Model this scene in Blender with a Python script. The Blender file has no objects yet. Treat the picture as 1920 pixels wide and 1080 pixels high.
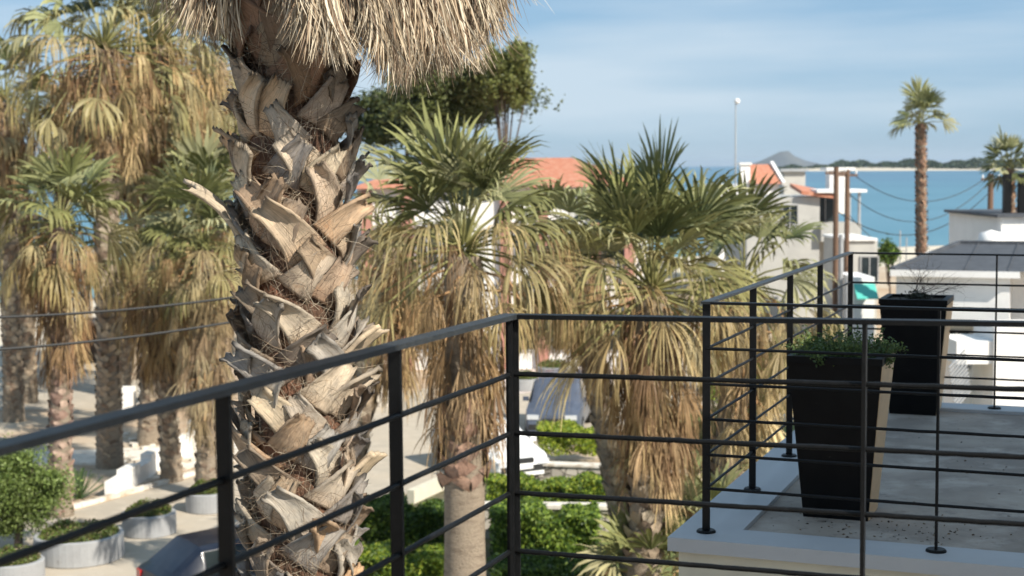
import bpy, math, random
import numpy as np
from mathutils import Matrix, Vector
random.seed(7); rng = np.random.default_rng(11)
R_ = math.radians
sc = bpy.context.scene
# ------------------------------------------------------------------ camera
EYE = 8.4; FPX = 2800.0; PITCH = math.atan((540 - 314) / FPX); ROLL = R_(0.5)
fw = np.array([0, math.cos(PITCH), -math.sin(PITCH)])
up0 = np.array([0, math.sin(PITCH), math.cos(PITCH)]); rt0 = np.array([1.0, 0, 0])
RT = math.cos(ROLL) * rt0 - math.sin(ROLL) * up0
UP = math.sin(ROLL) * rt0 + math.cos(ROLL) * up0
cd = bpy.data.cameras.new('camera'); cam = bpy.data.objects.new('camera', cd)
sc.collection.objects.link(cam); sc.camera = cam
cam.matrix_world = Matrix(((RT[0], UP[0], -fw[0], 0), (RT[1], UP[1], -fw[1], 0), (RT[2], UP[2], -fw[2], EYE), (0, 0, 0, 1)))
cd.sensor_width = 36; cd.lens = FPX / 1920 * 36; cd.clip_start = 0.05; cd.clip_end = 60000
cd.dof.use_dof = True; cd.dof.focus_distance = 5.7; cd.dof.aperture_fstop = 4.6
sc.view_settings.view_transform = 'Standard'; sc.view_settings.look = 'None'
sc.view_settings.gamma = 1; sc.view_settings.exposure = 0.56
# ------------------------------------------------------------------ world and sun
SUN_DIR = np.array([0.74, -0.67, 0.0]); SUN_EL = R_(38)
w = bpy.data.worlds.new('World'); sc.world = w; w.use_nodes = True
nt = w.node_tree; nt.nodes.clear()
def N(nt, t, **k):
    n = nt.nodes.new(t)
    for a, b in k.items(): setattr(n, a, b)
    return n
wo = N(nt, 'ShaderNodeOutputWorld'); bg = N(nt, 'ShaderNodeBackground'); sky = N(nt, 'ShaderNodeTexSky')
sky.sky_type = 'NISHITA'; sky.sun_disc = False; sky.sun_elevation = SUN_EL
sky.sun_rotation = math.atan2(SUN_DIR[0], SUN_DIR[1]); sky.air_density = 1.0; sky.dust_density = 0.0; sky.ozone_density = 3.0
tc = N(nt, 'ShaderNodeTexCoord'); mp = N(nt, 'ShaderNodeMapping'); mp.inputs['Scale'].default_value = (1.0, 1.0, 9.0)
mp.inputs['Rotation'].default_value = (0.02, 0.05, 0.3)
nz = N(nt, 'ShaderNodeTexNoise'); nz.inputs['Scale'].default_value = 1.9; nz.inputs['Detail'].default_value = 6; nz.inputs['Roughness'].default_value = 0.5
rp = N(nt, 'ShaderNodeValToRGB'); rp.color_ramp.elements[0].position = 0.44; rp.color_ramp.elements[1].position = 0.66
rp.color_ramp.elements[0].color = (0.0, 0.0, 0.0, 1); rp.color_ramp.elements[1].color = (0.7, 0.7, 0.7, 1)
mx = N(nt, 'ShaderNodeMix', data_type='RGBA'); mx.inputs[7].default_value = (7.4, 8.6, 9.6, 1)
nt.links.new(tc.outputs['Generated'], mp.inputs[0]); nt.links.new(mp.outputs[0], nz.inputs[0]); nt.links.new(nz.outputs[0], rp.inputs[0])
m0 = N(nt, 'ShaderNodeMix', data_type='RGBA'); m0.inputs[0].default_value = 0.72; m0.inputs[7].default_value = (3.3, 5.6, 8.2, 1)
nt.links.new(sky.outputs[0], m0.inputs[6]); nt.links.new(rp.outputs[0], mx.inputs[0]); nt.links.new(m0.outputs[2], mx.inputs[6]); nt.links.new(mx.outputs[2], bg.inputs[0])
bg.inputs[1].default_value = 0.064; nt.links.new(bg.outputs[0], wo.inputs[0])
sd = bpy.data.lights.new('sun', 'SUN'); sd.energy = 5.0; sd.angle = R_(0.5); sd.color = (1, 0.93, 0.81)
so = bpy.data.objects.new('sun', sd); sc.collection.objects.link(so)
h = SUN_DIR / np.linalg.norm(SUN_DIR) * math.cos(SUN_EL)
so.rotation_euler = Vector((h[0], h[1], math.sin(SUN_EL))).to_track_quat('Z', 'Y').to_euler(); so.location = (20, -20, 30)

# ------------------------------------------------------------------ helpers
C = sc.collection
def ray(px, py): 
    d = fw * FPX + RT * (px - 960) - UP * (py - 540); return d
def at(px, py, Y):
    d = ray(px, py); return np.array([0, 0, EYE]) + d * (Y / d[1])
def g(px, py, z=0.0):
    d = ray(px, py); return np.array([0, 0, EYE]) + d * ((z - EYE) / d[2])
def nrm(v): v = np.asarray(v, float); return v / (np.linalg.norm(v) + 1e-12)
def aloc(p):
    v = np.zeros(3)
    while p is not None: v = v + np.array(p.location); p = p.parent
    return v
def tag(o, label=None, cat=None, group=None, kind=None):
    if label: o['label'] = label
    if cat: o['category'] = cat
    if group: o['group'] = group
    if kind: o['kind'] = kind
    return o
def thing(name, label, cat, loc=(0, 0, 0), rz=0, group=None):
    o = bpy.data.objects.new(name, None); C.objects.link(o); o.empty_display_size = 0.2
    o.location = tuple(float(a) for a in loc); o.rotation_euler = (0, 0, rz); return tag(o, label, cat, group)
class MB:
    def __init__(s): s.v = []; s.f4 = []; s.f3 = []; s.c = []; s.uv = []; s.n = 0
    def add(s, v, f, col=(1, 1, 1), uv=None):
        v = np.asarray(v, float).reshape(-1, 3); f = np.asarray(f, int)
        s.v.append(v); m = len(v)
        c = np.asarray(col, float); c = np.broadcast_to(c, (m, 3)) if c.ndim == 1 else c.reshape(-1, 3)
        s.c.append(c); s.uv.append(np.zeros((m, 2)) if uv is None else np.asarray(uv).reshape(-1, 2))
        if len(f): (s.f4 if f.shape[1] == 4 else s.f3).append(f + s.n)
        s.n += m; return s
    def build(s, name, mat, parent=None, smooth=False, local=False, **tg):
        V = np.concatenate(s.v); Cc = np.concatenate(s.c); U = np.concatenate(s.uv)
        if parent is not None and not local: V = V - aloc(parent)
        me = bpy.data.meshes.new(name); me.vertices.add(len(V)); me.vertices.foreach_set('co', V.ravel())
        a = np.concatenate(s.f4) if s.f4 else np.zeros((0, 4), int); b = np.concatenate(s.f3) if s.f3 else np.zeros((0, 3), int)
        L = np.concatenate([a.ravel(), b.ravel()]); me.loops.add(len(L)); me.loops.foreach_set('vertex_index', L)
        st = np.concatenate([np.arange(len(a)) * 4, len(a) * 4 + np.arange(len(b)) * 3])
        me.polygons.add(len(st)); me.polygons.foreach_set('loop_start', st)
        ca = me.color_attributes.new('Col', 'FLOAT_COLOR', 'POINT')
        ca.data.foreach_set('color', np.hstack([Cc, np.ones((len(V), 1))]).ravel())
        uvl = me.uv_layers.new(name='UVMap'); uvl.data.foreach_set('uv', U[L].ravel())
        me.update(calc_edges=True); me.validate()
        me.polygons.foreach_set('use_smooth', np.full(len(st), bool(smooth)))
        if mat: me.materials.append(mat)
        o = bpy.data.objects.new(name, me); C.objects.link(o)
        if parent is not None: o.parent = parent
        if tg: tag(o, **tg)
        return o
BOXF = np.array([[0, 3, 2, 1], [4, 5, 6, 7], [0, 1, 5, 4], [1, 2, 6, 5], [2, 3, 7, 6], [3, 0, 4, 7]])
def box(mb, c, size, rz=0, col=(1, 1, 1), taper=1.0, bev=0.0, axes=None):
    """box centred at c (centre), size full; taper scales the bottom"""
    sx, sy, sz = [a / 2 for a in size]
    v = np.array([[-sx * taper, -sy * taper, -sz], [sx * taper, -sy * taper, -sz], [sx * taper, sy * taper, -sz], [-sx * taper, sy * taper, -sz],
                  [-sx, -sy, sz], [sx, -sy, sz], [sx, sy, sz], [-sx, sy, sz]])
    if axes is not None: v = v @ np.array(axes)
    else:
        cz, s_ = math.cos(rz), math.sin(rz); v = np.c_[v[:, 0] * cz - v[:, 1] * s_, v[:, 0] * s_ + v[:, 1] * cz, v[:, 2]]
    return mb.add(v + np.asarray(c, float), BOXF, col)
def bar(mb, p0, p1, w_, h_, upv=(0, 0, 1), col=(1, 1, 1)):
    """rectangular bar from p0 to p1, w_ sideways, h_ along up"""
    p0 = np.asarray(p0, float); p1 = np.asarray(p1, float); d = p1 - p0; L = np.linalg.norm(d); d = d / L
    s_ = nrm(np.cross(d, upv)); u = np.cross(s_, d)
    return box(mb, (p0 + p1) / 2, (L, w_, h_), axes=[d, s_, u], col=col)
def tube(mb, pts, r, n=8, col=(1, 1, 1), cap=True):
    pts = np.asarray(pts, float); m = len(pts); rr = np.broadcast_to(np.asarray(r, float), (m,))
    T = np.gradient(pts, axis=0); T /= np.linalg.norm(T, axis=1)[:, None] + 1e-9
    ref = np.array([0, 0, 1.0]) if abs(T[:, 2]).mean() < 0.8 else np.array([1.0, 0, 0])
    A = np.cross(T, ref); A /= np.linalg.norm(A, axis=1)[:, None] + 1e-9; B = np.cross(T, A)
    a = np.arange(n) / n * 2 * math.pi
    v = pts[:, None] + rr[:, None, None] * (np.cos(a)[None, :, None] * A[:, None] + np.sin(a)[None, :, None] * B[:, None])
    i = np.arange(m - 1)[:, None] * n; j = np.arange(n)[None]; k = (j + 1) % n
    f = np.stack([i + j, i + k, i + n + k, i + n + j], -1).reshape(-1, 4)
    mb.add(v, f, col if np.asarray(col).ndim == 1 else np.repeat(col, n, 0))
    if cap:
        for e, ri in ((0, 0), (m - 1, (m - 1))):
            vv = np.vstack([v[ri], pts[e]]); q = np.arange(n)
            mb.add(vv, np.stack([q, (q + 1) % n, np.full(n, n)], -1), col if np.asarray(col).ndim == 1 else np.asarray(col)[e])
    return mb
def prism(mb, poly, z0, z1, col=(1, 1, 1)):
    """vertical prism from a convex polygon [(x,y)..]"""
    p = np.asarray(poly, float)[:, :2]; n = len(p)
    v = np.vstack([np.c_[p, np.full(n, z0)], np.c_[p, np.full(n, z1)]]); i = np.arange(n); j = (i + 1) % n
    mb.add(v, np.stack([i, j, j + n, i + n], -1), col)
    for zz, o in ((z0, 1), (z1, 0)):
        c = np.vstack([np.c_[p, np.full(n, zz)], [[*p.mean(0), zz]]]); mb.add(c, np.stack([i, j, np.full(n, n)], -1), col)
    return mb
def lathe(mb, c, prof, n=32, col=(1, 1, 1)):
    prof = np.asarray(prof, float); a = np.arange(n) / n * 2 * math.pi; m = len(prof)
    v = np.stack([prof[:, 0, None] * np.cos(a), prof[:, 0, None] * np.sin(a), np.repeat(prof[:, 1, None], n, 1)], -1) + np.asarray(c, float)
    i = np.arange(m - 1)[:, None] * n; j = np.arange(n)[None]; k = (j + 1) % n
    return mb.add(v, np.stack([i + j, i + k, i + n + k, i + n + j], -1).reshape(-1, 4), col)
def sheet(name, pts, mat, z=0.0, kind='structure', fine=0):
    import bmesh
    bm = bmesh.new(); vs = [bm.verts.new((p[0], p[1], z)) for p in pts]; f = bm.faces.new(vs)
    if f.normal.z < 0 or True:
        bm.normal_update()
        if f.normal.z < 0: f.normal_flip()
    bmesh.ops.triangulate(bm, faces=bm.faces[:])
    me = bpy.data.meshes.new(name); bm.to_mesh(me); bm.free(); me.materials.append(mat)
    o = bpy.data.objects.new(name, me); C.objects.link(o); o['kind'] = kind; return o
# ------------------------------------------------------------------ materials
def mat(name, col=(0.5, 0.5, 0.5), rough=0.6, metal=0.0, noise=None, bump=None, vcol=False, objrand=None, translucent=0.0, coat=0.0, spec=0.5, scale=(1, 1, 1), coords='Object'):
    """noise=(scale, col2, lo, hi[,detail]); bump=(scale,strength,dist)"""
    m = bpy.data.materials.new(name); m.use_nodes = True; t = m.node_tree; b = t.nodes['Principled BSDF']; out = t.nodes['Material Output']
    b.inputs['Roughness'].default_value = rough; b.inputs['Metallic'].default_value = metal; b.inputs['Specular IOR Level'].default_value = spec
    b.inputs['Coat Weight'].default_value = coat; b.inputs['Coat Roughness'].default_value = 0.08
    tcn = N(t, 'ShaderNodeTexCoord'); mpn = N(t, 'ShaderNodeMapping'); mpn.inputs['Scale'].default_value = scale
    t.links.new(tcn.outputs[coords], mpn.inputs[0]); cur = None
    if vcol:
        a = N(t, 'ShaderNodeVertexColor'); a.layer_name = 'Col'; cur = a.outputs[0]
    else:
        r = N(t, 'ShaderNodeRGB'); r.outputs[0].default_value = (*col, 1); cur = r.outputs[0]
    for q in ([] if noise is None else (noise if isinstance(noise, list) else [noise])):
        nn = N(t, 'ShaderNodeTexNoise'); nn.inputs['Scale'].default_value = q[0]; nn.inputs['Detail'].default_value = q[4] if len(q) > 4 else 6
        nn.inputs['Roughness'].default_value = 0.62
        t.links.new(mpn.outputs[0], nn.inputs[0]); rr = N(t, 'ShaderNodeValToRGB'); rr.color_ramp.elements[0].position = q[2]; rr.color_ramp.elements[1].position = q[3]
        t.links.new(nn.outputs[0], rr.inputs[0]); mm = N(t, 'ShaderNodeMix', data_type='RGBA'); t.links.new(rr.outputs[0], mm.inputs[0]); t.links.new(cur, mm.inputs[6])
        if len(q[1]) == 3: mm.inputs[7].default_value = (*q[1], 1)
        else:
            mm.blend_type = 'MULTIPLY'; mm.inputs[7].default_value = (q[1][0],) * 3 + (1,)
        cur = mm.outputs[2]
    if objrand:
        oi = N(t, 'ShaderNodeObjectInfo'); rr = N(t, 'ShaderNodeValToRGB'); t.links.new(oi.outputs['Random'], rr.inputs[0])
        while len(rr.color_ramp.elements) < len(objrand): rr.color_ramp.elements.new(0.5)
        for i, cc in enumerate(objrand): rr.color_ramp.elements[i].position = i / (len(objrand) - 1); rr.color_ramp.elements[i].color = (*cc, 1)
        mm = N(t, 'ShaderNodeMix', data_type='RGBA'); mm.blend_type = 'MULTIPLY'; mm.inputs[0].default_value = 1
        t.links.new(cur, mm.inputs[6]); t.links.new(rr.outputs[0], mm.inputs[7]); cur = mm.outputs[2]
    t.links.new(cur, b.inputs['Base Color'])
    if bump:
        nn = N(t, 'ShaderNodeTexNoise'); nn.inputs['Scale'].default_value = bump[0]; nn.inputs['Detail'].default_value = 8; t.links.new(mpn.outputs[0], nn.inputs[0])
        bb = N(t, 'ShaderNodeBump'); bb.inputs['Strength'].default_value = bump[1]; bb.inputs['Distance'].default_value = bump[2]
        t.links.new(nn.outputs[0], bb.inputs['Height']); t.links.new(bb.outputs[0], b.inputs['Normal'])
    if translucent:
        tr = N(t, 'ShaderNodeBsdfTranslucent'); t.links.new(cur, tr.inputs[0]); ms = N(t, 'ShaderNodeMixShader'); ms.inputs[0].default_value = translucent
        t.links.new(b.outputs[0], ms.inputs[1]); t.links.new(tr.outputs[0], ms.inputs[2]); t.links.new(ms.outputs[0], out.inputs[0])
    return m
def glass(name, col=(0.012, 0.018, 0.02)): return mat(name, col, 0.08, spec=0.45, noise=(0.6, (0.03, 0.04, 0.045), 0.4, 0.7))
M = {}
M['iron'] = mat('painted iron', (0.004, 0.0045, 0.005), 0.5, spec=0.22, noise=[(35, (0.010, 0.010, 0.011), 0.5, 0.75), (180, (0.02, 0.02, 0.02), 0.66, 0.75), (24, (0.06, 0.025, 0.012), 0.70, 0.76)], bump=(160, 0.25, 0.002))
M['iron_top'] = mat('weathered sky-grey handrail paint', (0.022, 0.026, 0.029), 0.5, spec=0.35, noise=[(14, (0.045, 0.05, 0.055), 0.45, 0.75), (120, (0.012, 0.012, 0.013), 0.62, 0.72)], bump=(120, 0.2, 0.002))  # greyer base colour holds the sky's reflection on the rail; mottling is wear
M['leafg'] = mat('palm frond', vcol=True, rough=0.5, translucent=0.13, spec=0.28)
M['leafd'] = mat('dry palm frond', vcol=True, rough=0.75, translucent=0.07, spec=0.25)
M['leaf'] = mat('foliage', vcol=True, rough=0.5, translucent=0.25, spec=0.4)
M['straw'] = mat('straw thatch', vcol=True, rough=0.65, translucent=0.2, spec=0.3)
M['fibre'] = mat('palm fibre', vcol=True, rough=0.8, spec=0.2)
M['core'] = mat('fibrous palm trunk', (0.12, 0.065, 0.04), 0.9, noise=[(7, (0.32, 0.15, 0.09), 0.5, 0.72), (60, (0.03, 0.018, 0.01), 0.5, 0.7)], bump=(50, 1.0, 0.03), scale=(1, 1, 0.35))
M['trunk_g'] = mat('grey palm bark', (0.28, 0.225, 0.165), 0.9, noise=[(5, (0.16, 0.12, 0.085), 0.45, 0.7), (30, (0.36, 0.30, 0.23), 0.5, 0.75)], bump=(26, 0.9, 0.03), scale=(1, 1, 3.0))
M['bark'] = mat('bark', vcol=True, rough=0.9, noise=(22, (0.6,), 0.45, 0.7), bump=(40, 0.6, 0.02))
# hero leaf bases: streaked along their length
def boot_mat():
    m = bpy.data.materials.new('weathered leaf base'); m.use_nodes = True; t = m.node_tree; b = t.nodes['Principled BSDF']
    b.inputs['Roughness'].default_value = 0.78; b.inputs['Specular IOR Level'].default_value = 0.25
    uv = N(t, 'ShaderNodeUVMap'); oi = N(t, 'ShaderNodeObjectInfo'); 
    def noise(sc_, s, det=6, off=True):
        mp = N(t, 'ShaderNodeMapping'); mp.inputs['Scale'].default_value = sc_; t.links.new(uv.outputs[0], mp.inputs[0])
        cb = N(t, 'ShaderNodeCombineXYZ'); mu = N(t, 'ShaderNodeMath', operation='MULTIPLY'); mu.inputs[1].default_value = 37.0; t.links.new(oi.outputs['Random'], mu.inputs[0])
        t.links.new(mu.outputs[0], cb.inputs[2]); t.links.new(cb.outputs[0], mp.inputs['Location'])
        n = N(t, 'ShaderNodeTexNoise'); n.inputs['Scale'].default_value = s; n.inputs['Detail'].default_value = det; n.inputs['Distortion'].default_value = 0.25
        n.inputs['Roughness'].default_value = 0.65; t.links.new(mp.outputs[0], n.inputs[0]); return n.outputs[0]
    def ramp(src, els):
        r = N(t, 'ShaderNodeValToRGB'); e = r.color_ramp.elements
        while len(e) < len(els): e.new(0.5)
        for i, (p, c) in enumerate(els): e[i].position = p; e[i].color = (*c, 1)
        t.links.new(src, r.inputs[0]); return r.outputs[0]
    def mixc(f, a, bb, mode='MIX'):
        x = N(t, 'ShaderNodeMix', data_type='RGBA'); x.blend_type = mode
        (t.links.new(f, x.inputs[0]) if not isinstance(f, float) else setattr(x.inputs[0], 'default_value', f))
        for k, v in ((6, a), (7, bb)):
            if isinstance(v, tuple): x.inputs[k].default_value = (*v, 1)
            else: t.links.new(v, x.inputs[k])
        return x.outputs[2]
    base = ramp(noise((1, 1, 1), 2.4), [(0.25, (0.34, 0.32, 0.295)), (0.42, (0.54, 0.50, 0.43)), (0.60, (0.66, 0.60, 0.50)), (0.76, (0.54, 0.41, 0.29))])
    tint = ramp(oi.outputs['Random'], [(0, (0.8, 0.8, 0.83)), (0.3, (1.05, 1.0, 0.93)), (0.55, (0.72, 0.73, 0.78)), (0.8, (1.1, 1.0, 0.86)), (1, (0.95, 0.78, 0.64))])
    c = mixc(1.0, base, tint, 'MULTIPLY')
    st = ramp(noise((14, 1.1, 1), 1.6), [(0.36, (0, 0, 0)), (0.52, (1, 1, 1))]); c = mixc(st, mixc(0.45, c, (0.20, 0.16, 0.125)), c)
    cr = ramp(noise((34, 0.9, 1), 1.0, 3), [(0.66, (0, 0, 0)), (0.72, (1, 1, 1))]); c = mixc(cr, c, (0.06, 0.045, 0.035))
    sp = ramp(noise((3, 3, 1), 4.0), [(0.64, (0, 0, 0)), (0.74, (1, 1, 1))]); c = mixc(sp, c, (0.16, 0.09, 0.055))
    at_ = N(t, 'ShaderNodeVertexColor'); at_.layer_name = 'Col'; c = mixc(1.0, c, at_.outputs[0], 'MULTIPLY')
    t.links.new(c, b.inputs['Base Color'])
    n1 = noise((22, 1.3, 1), 2.0, 8); bp = N(t, 'ShaderNodeBump'); bp.inputs['Strength'].default_value = 0.75; bp.inputs['Distance'].default_value = 0.008
    t.links.new(n1, bp.inputs['Height']); t.links.new(bp.outputs[0], b.inputs['Normal']); return m
M['boot'] = boot_mat()
M['terrace'] = mat('stained screed', (0.35, 0.30, 0.25), 0.8, noise=[(0.9, (0.23, 0.195, 0.165), 0.42, 0.58), (3.2, (0.42, 0.37, 0.32), 0.5, 0.68), (12, (0.19, 0.165, 0.145), 0.58, 0.75), (70, (0.10, 0.08, 0.065), 0.66, 0.74)], bump=(30, 0.2, 0.004))
M['coping'] = mat('painted coping', (0.44, 0.45, 0.46), 0.6, noise=[(6, (0.42, 0.43, 0.44), 0.45, 0.7), (50, (0.3, 0.28, 0.25), 0.66, 0.8)], bump=(60, 0.15, 0.002))
M['cream'] = mat('cream render', (0.62, 0.58, 0.46), 0.85, noise=(4, (0.54, 0.50, 0.40), 0.4, 0.7), bump=(120, 0.2, 0.003))
M['blackpot'] = mat('black fibreglass', (0.003, 0.003, 0.0035), 0.5, noise=[(5, (0.006, 0.006, 0.006), 0.4, 0.7), (30, (0.03, 0.028, 0.025), 0.66, 0.8)], spec=0.14)
M['tanglare'] = mat('tan glare on pot side', (0.80, 0.55, 0.32), 0.6, noise=[(3, (0.66, 0.45, 0.26), 0.4, 0.7)], scale=(1, 1, 3))  # tan base colour stands for sunlit glare on the black pot
M['soil'] = mat('soil', (0.05, 0.035, 0.022), 0.95, noise=(20, (0.1, 0.075, 0.05), 0.5, 0.7), bump=(60, 0.8, 0.02))
M['white'] = mat('white render', (0.80, 0.79, 0.77), 0.8, noise=(1.2, (0.70, 0.69, 0.67), 0.45, 0.75), bump=(60, 0.15, 0.004))
M['white2'] = mat('weathered whitewash', (0.82, 0.80, 0.76), 0.85, noise=[(2.5, (0.6, 0.56, 0.5), 0.5, 0.75)], bump=(30, 0.4, 0.02))
M['greyw'] = mat('grey render', (0.45, 0.44, 0.41), 0.85, noise=(1, (0.38, 0.37, 0.35), 0.4, 0.7))
M['salmon'] = mat('salmon render', (0.46, 0.22, 0.17), 0.8, noise=(2, (0.38, 0.18, 0.14), 0.4, 0.7))
M['slate'] = mat('grey roofing', (0.055, 0.06, 0.07), 0.75, noise=(3, (0.08, 0.087, 0.10), 0.4, 0.7), bump=(12, 0.3, 0.02))
M['tile'] = mat('terracotta tiles', (0.44, 0.16, 0.09), 0.8, noise=[(5, (0.52, 0.26, 0.17), 0.4, 0.65), (14, (0.30, 0.10, 0.06), 0.55, 0.7)], bump=(9, 0.6, 0.05))
M['glass'] = glass('window glass'); M['frame'] = mat('window frame', (0.35, 0.35, 0.35), 0.5)
M['darkwood'] = mat('dark timber', (0.06, 0.04, 0.03), 0.8, noise=(8, (0.1, 0.07, 0.05), 0.4, 0.7))
M['pole'] = mat('weathered pole timber', (0.17, 0.10, 0.065), 0.9, noise=(6, (0.10, 0.06, 0.04), 0.4, 0.7), scale=(6, 6, 0.5))
M['steel'] = mat('galvanised steel', (0.45, 0.46, 0.47), 0.5, metal=0.5, noise=(6, (0.36, 0.37, 0.38), 0.4, 0.7))
M['cable'] = mat('black cable', (0.012, 0.012, 0.012), 0.6)
M['stone'] = None
def stone_mat(name, c1, c2, gap, s):
    m = bpy.data.materials.new(name); m.use_nodes = True; t = m.node_tree; b = t.nodes['Principled BSDF']; b.inputs['Roughness'].default_value = 0.9
    tcn = N(t, 'ShaderNodeTexCoord'); v = N(t, 'ShaderNodeTexVoronoi'); v.inputs['Scale'].default_value = s; t.links.new(tcn.outputs['Object'], v.inputs[0])
    e = N(t, 'ShaderNodeTexVoronoi', feature='DISTANCE_TO_EDGE'); e.inputs['Scale'].default_value = s; t.links.new(tcn.outputs['Object'], e.inputs[0])
    sp = N(t, 'ShaderNodeSeparateColor'); t.links.new(v.outputs['Color'], sp.inputs[0])
    mx = N(t, 'ShaderNodeMix', data_type='RGBA'); mx.inputs[6].default_value = (*c1, 1); mx.inputs[7].default_value = (*c2, 1); t.links.new(sp.outputs[0], mx.inputs[0])
    r = N(t, 'ShaderNodeValToRGB'); r.color_ramp.elements[0].position = 0.02; r.color_ramp.elements[1].position = 0.07; t.links.new(e.outputs[0], r.inputs[0])
    m2 = N(t, 'ShaderNodeMix', data_type='RGBA'); m2.inputs[6].default_value = (*gap, 1); t.links.new(mx.outputs[2], m2.inputs[7]); t.links.new(r.outputs[0], m2.inputs[0])
    t.links.new(m2.outputs[2], b.inputs['Base Color']); bp = N(t, 'ShaderNodeBump'); bp.inputs['Distance'].default_value = 0.05; t.links.new(r.outputs[0], bp.inputs['Height'])
    t.links.new(bp.outputs[0], b.inputs['Normal']); return m
M['stone'] = stone_mat('pale rubble masonry', (0.52, 0.47, 0.40), (0.36, 0.32, 0.27), (0.24, 0.21, 0.18), 3.6)
M['conc'] = mat('planter concrete', (0.34, 0.345, 0.35), 0.9, noise=[(1.5, (0.27, 0.27, 0.275), 0.4, 0.7), (9, (0.22, 0.21, 0.2), 0.6, 0.8)], bump=(20, 0.3, 0.01))
M['ground'] = mat('sandy soil', (0.42, 0.30, 0.195), 0.95, noise=[(0.25, (0.48, 0.40, 0.30), 0.42, 0.6), (1.3, (0.28, 0.20, 0.135), 0.55, 0.72), (9, (0.52, 0.45, 0.36), 0.6, 0.75)], bump=(6, 0.5, 0.05))
M['road'] = mat('pale concrete road', (0.45, 0.385, 0.30), 0.9, noise=[(0.35, (0.40, 0.35, 0.28), 0.42, 0.6), (2.2, (0.50, 0.435, 0.35), 0.5, 0.7), (14, (0.38, 0.34, 0.29), 0.6, 0.75)], bump=(30, 0.2, 0.01))
M['pave'] = mat('pale pink paving', (0.56, 0.47, 0.42), 0.85, noise=[(0.6, (0.62, 0.54, 0.49), 0.42, 0.6), (4, (0.46, 0.38, 0.34), 0.55, 0.7)])
M['grass'] = mat('lawn', (0.13, 0.17, 0.04), 0.9, noise=[(1.2, (0.20, 0.23, 0.07), 0.4, 0.6), (7, (0.08, 0.10, 0.03), 0.5, 0.7), (0.5, (0.26, 0.22, 0.12), 0.56, 0.7)], bump=(40, 0.8, 0.04))
M['dsoil'] = mat('garden soil', (0.10, 0.085, 0.045), 0.95, noise=[(1.2, (0.09, 0.11, 0.04), 0.45, 0.6), (6, (0.2, 0.16, 0.1), 0.55, 0.7)], bump=(20, 0.8, 0.04))
M['sand'] = mat('beach sand', (0.60, 0.53, 0.42), 0.95, noise=(0.4, (0.54, 0.47, 0.37), 0.42, 0.65), bump=(3, 0.4, 0.06))
M['flag'] = mat('white stone paving', (0.66, 0.61, 0.53), 0.9, noise=[(1.4, (0.40, 0.32, 0.23), 0.5, 0.62), (5, (0.74, 0.70, 0.64), 0.5, 0.7)], bump=(4, 0.6, 0.05))
# ------------------------------------------------------------------ ground, sea, far land
def shore(x):
    return np.interp(x, [-400, -60, -25, 0, 30, 60, 120, 400], [80, 86, 98, 128, 148, 160, 150, 120])
xs = np.concatenate([[-20000, -3000], np.arange(-400, 401, 10), [3000, 20000]])
offs = [(-1e9, 0), (0, 0), (3, -0.25), (14, -1.4), (60, -3.2), (2500, -6), (26000, -6)]
V = []
for x in xs:
    for o_, z in offs: V.append((x, -60 if o_ < -1e8 else shore(x) + o_, z))
V = np.array(V); m_ = len(offs); i = np.arange(len(xs) - 1)[:, None] * m_; j = np.arange(m_ - 1)[None]
mb = MB(); mb.add(V, np.stack([i + j, i + m_ + j, i + m_ + j + 1, i + j + 1], -1).reshape(-1, 4)); mb.build('ground', M['ground'], kind='structure')
# water
m = bpy.data.materials.new('sea water'); m.use_nodes = True; t = m.node_tree; b = t.nodes['Principled BSDF']; b.inputs['Roughness'].default_value = 0.32
b.inputs['Specular IOR Level'].default_value = 0.35
ge = N(t, 'ShaderNodeNewGeometry'); sx = N(t, 'ShaderNodeSeparateXYZ'); t.links.new(ge.outputs['Position'], sx.inputs[0])
mr = N(t, 'ShaderNodeMapRange'); mr.inputs[1].default_value = 90; mr.inputs[2].default_value = 900; t.links.new(sx.outputs[1], mr.inputs[0])
r = N(t, 'ShaderNodeValToRGB'); e = r.color_ramp.elements; e[0].color = (0.12, 0.29, 0.31, 1); e[1].color = (0.04, 0.125, 0.21, 1); e[1].position = 1
q = e.new(0.12); q.color = (0.06, 0.19, 0.255, 1); q = e.new(0.45); q.color = (0.05, 0.17, 0.235, 1)
t.links.new(mr.outputs[0], r.inputs[0])
mp = N(t, 'ShaderNodeMapping'); mp.inputs['Scale'].default_value = (0.006, 0.03, 1); t.links.new(ge.outputs['Position'], mp.inputs[0])
nn = N(t, 'ShaderNodeTexNoise'); nn.inputs['Scale'].default_value = 1.0; nn.inputs['Detail'].default_value = 5; t.links.new(mp.outputs[0], nn.inputs[0])
rr = N(t, 'ShaderNodeValToRGB'); rr.color_ramp.elements[0].position = 0.42; rr.color_ramp.elements[1].position = 0.7; t.links.new(nn.outputs[0], rr.inputs[0])
mm = N(t, 'ShaderNodeMix', data_type='RGBA'); mm.inputs[7].default_value = (0.08, 0.215, 0.29, 1); t.links.new(rr.outputs[0], mm.inputs[0]); t.links.new(r.outputs[0], mm.inputs[6]); t.links.new(mm.outputs[2], b.inputs['Base Color'])
n2 = N(t, 'ShaderNodeTexNoise'); n2.inputs['Scale'].default_value = 0.7; n2.inputs['Detail'].default_value = 6; t.links.new(ge.outputs['Position'], n2.inputs[0])
bp = N(t, 'ShaderNodeBump'); bp.inputs['Distance'].default_value = 0.25; bp.inputs['Strength'].default_value = 0.5; t.links.new(n2.outputs[0], bp.inputs['Height']); t.links.new(bp.outputs[0], b.inputs['Normal'])
mb = MB(); mb.add([(-20000, 60, -0.2), (20000, 60, -0.2), (20000, 24000, -0.2), (-20000, 24000, -0.2)], [[0, 1, 2, 3]]); mb.build('sea', m, kind='structure')
def P2(*pts): return [g(x, y)[:2] for x, y in pts]
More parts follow.
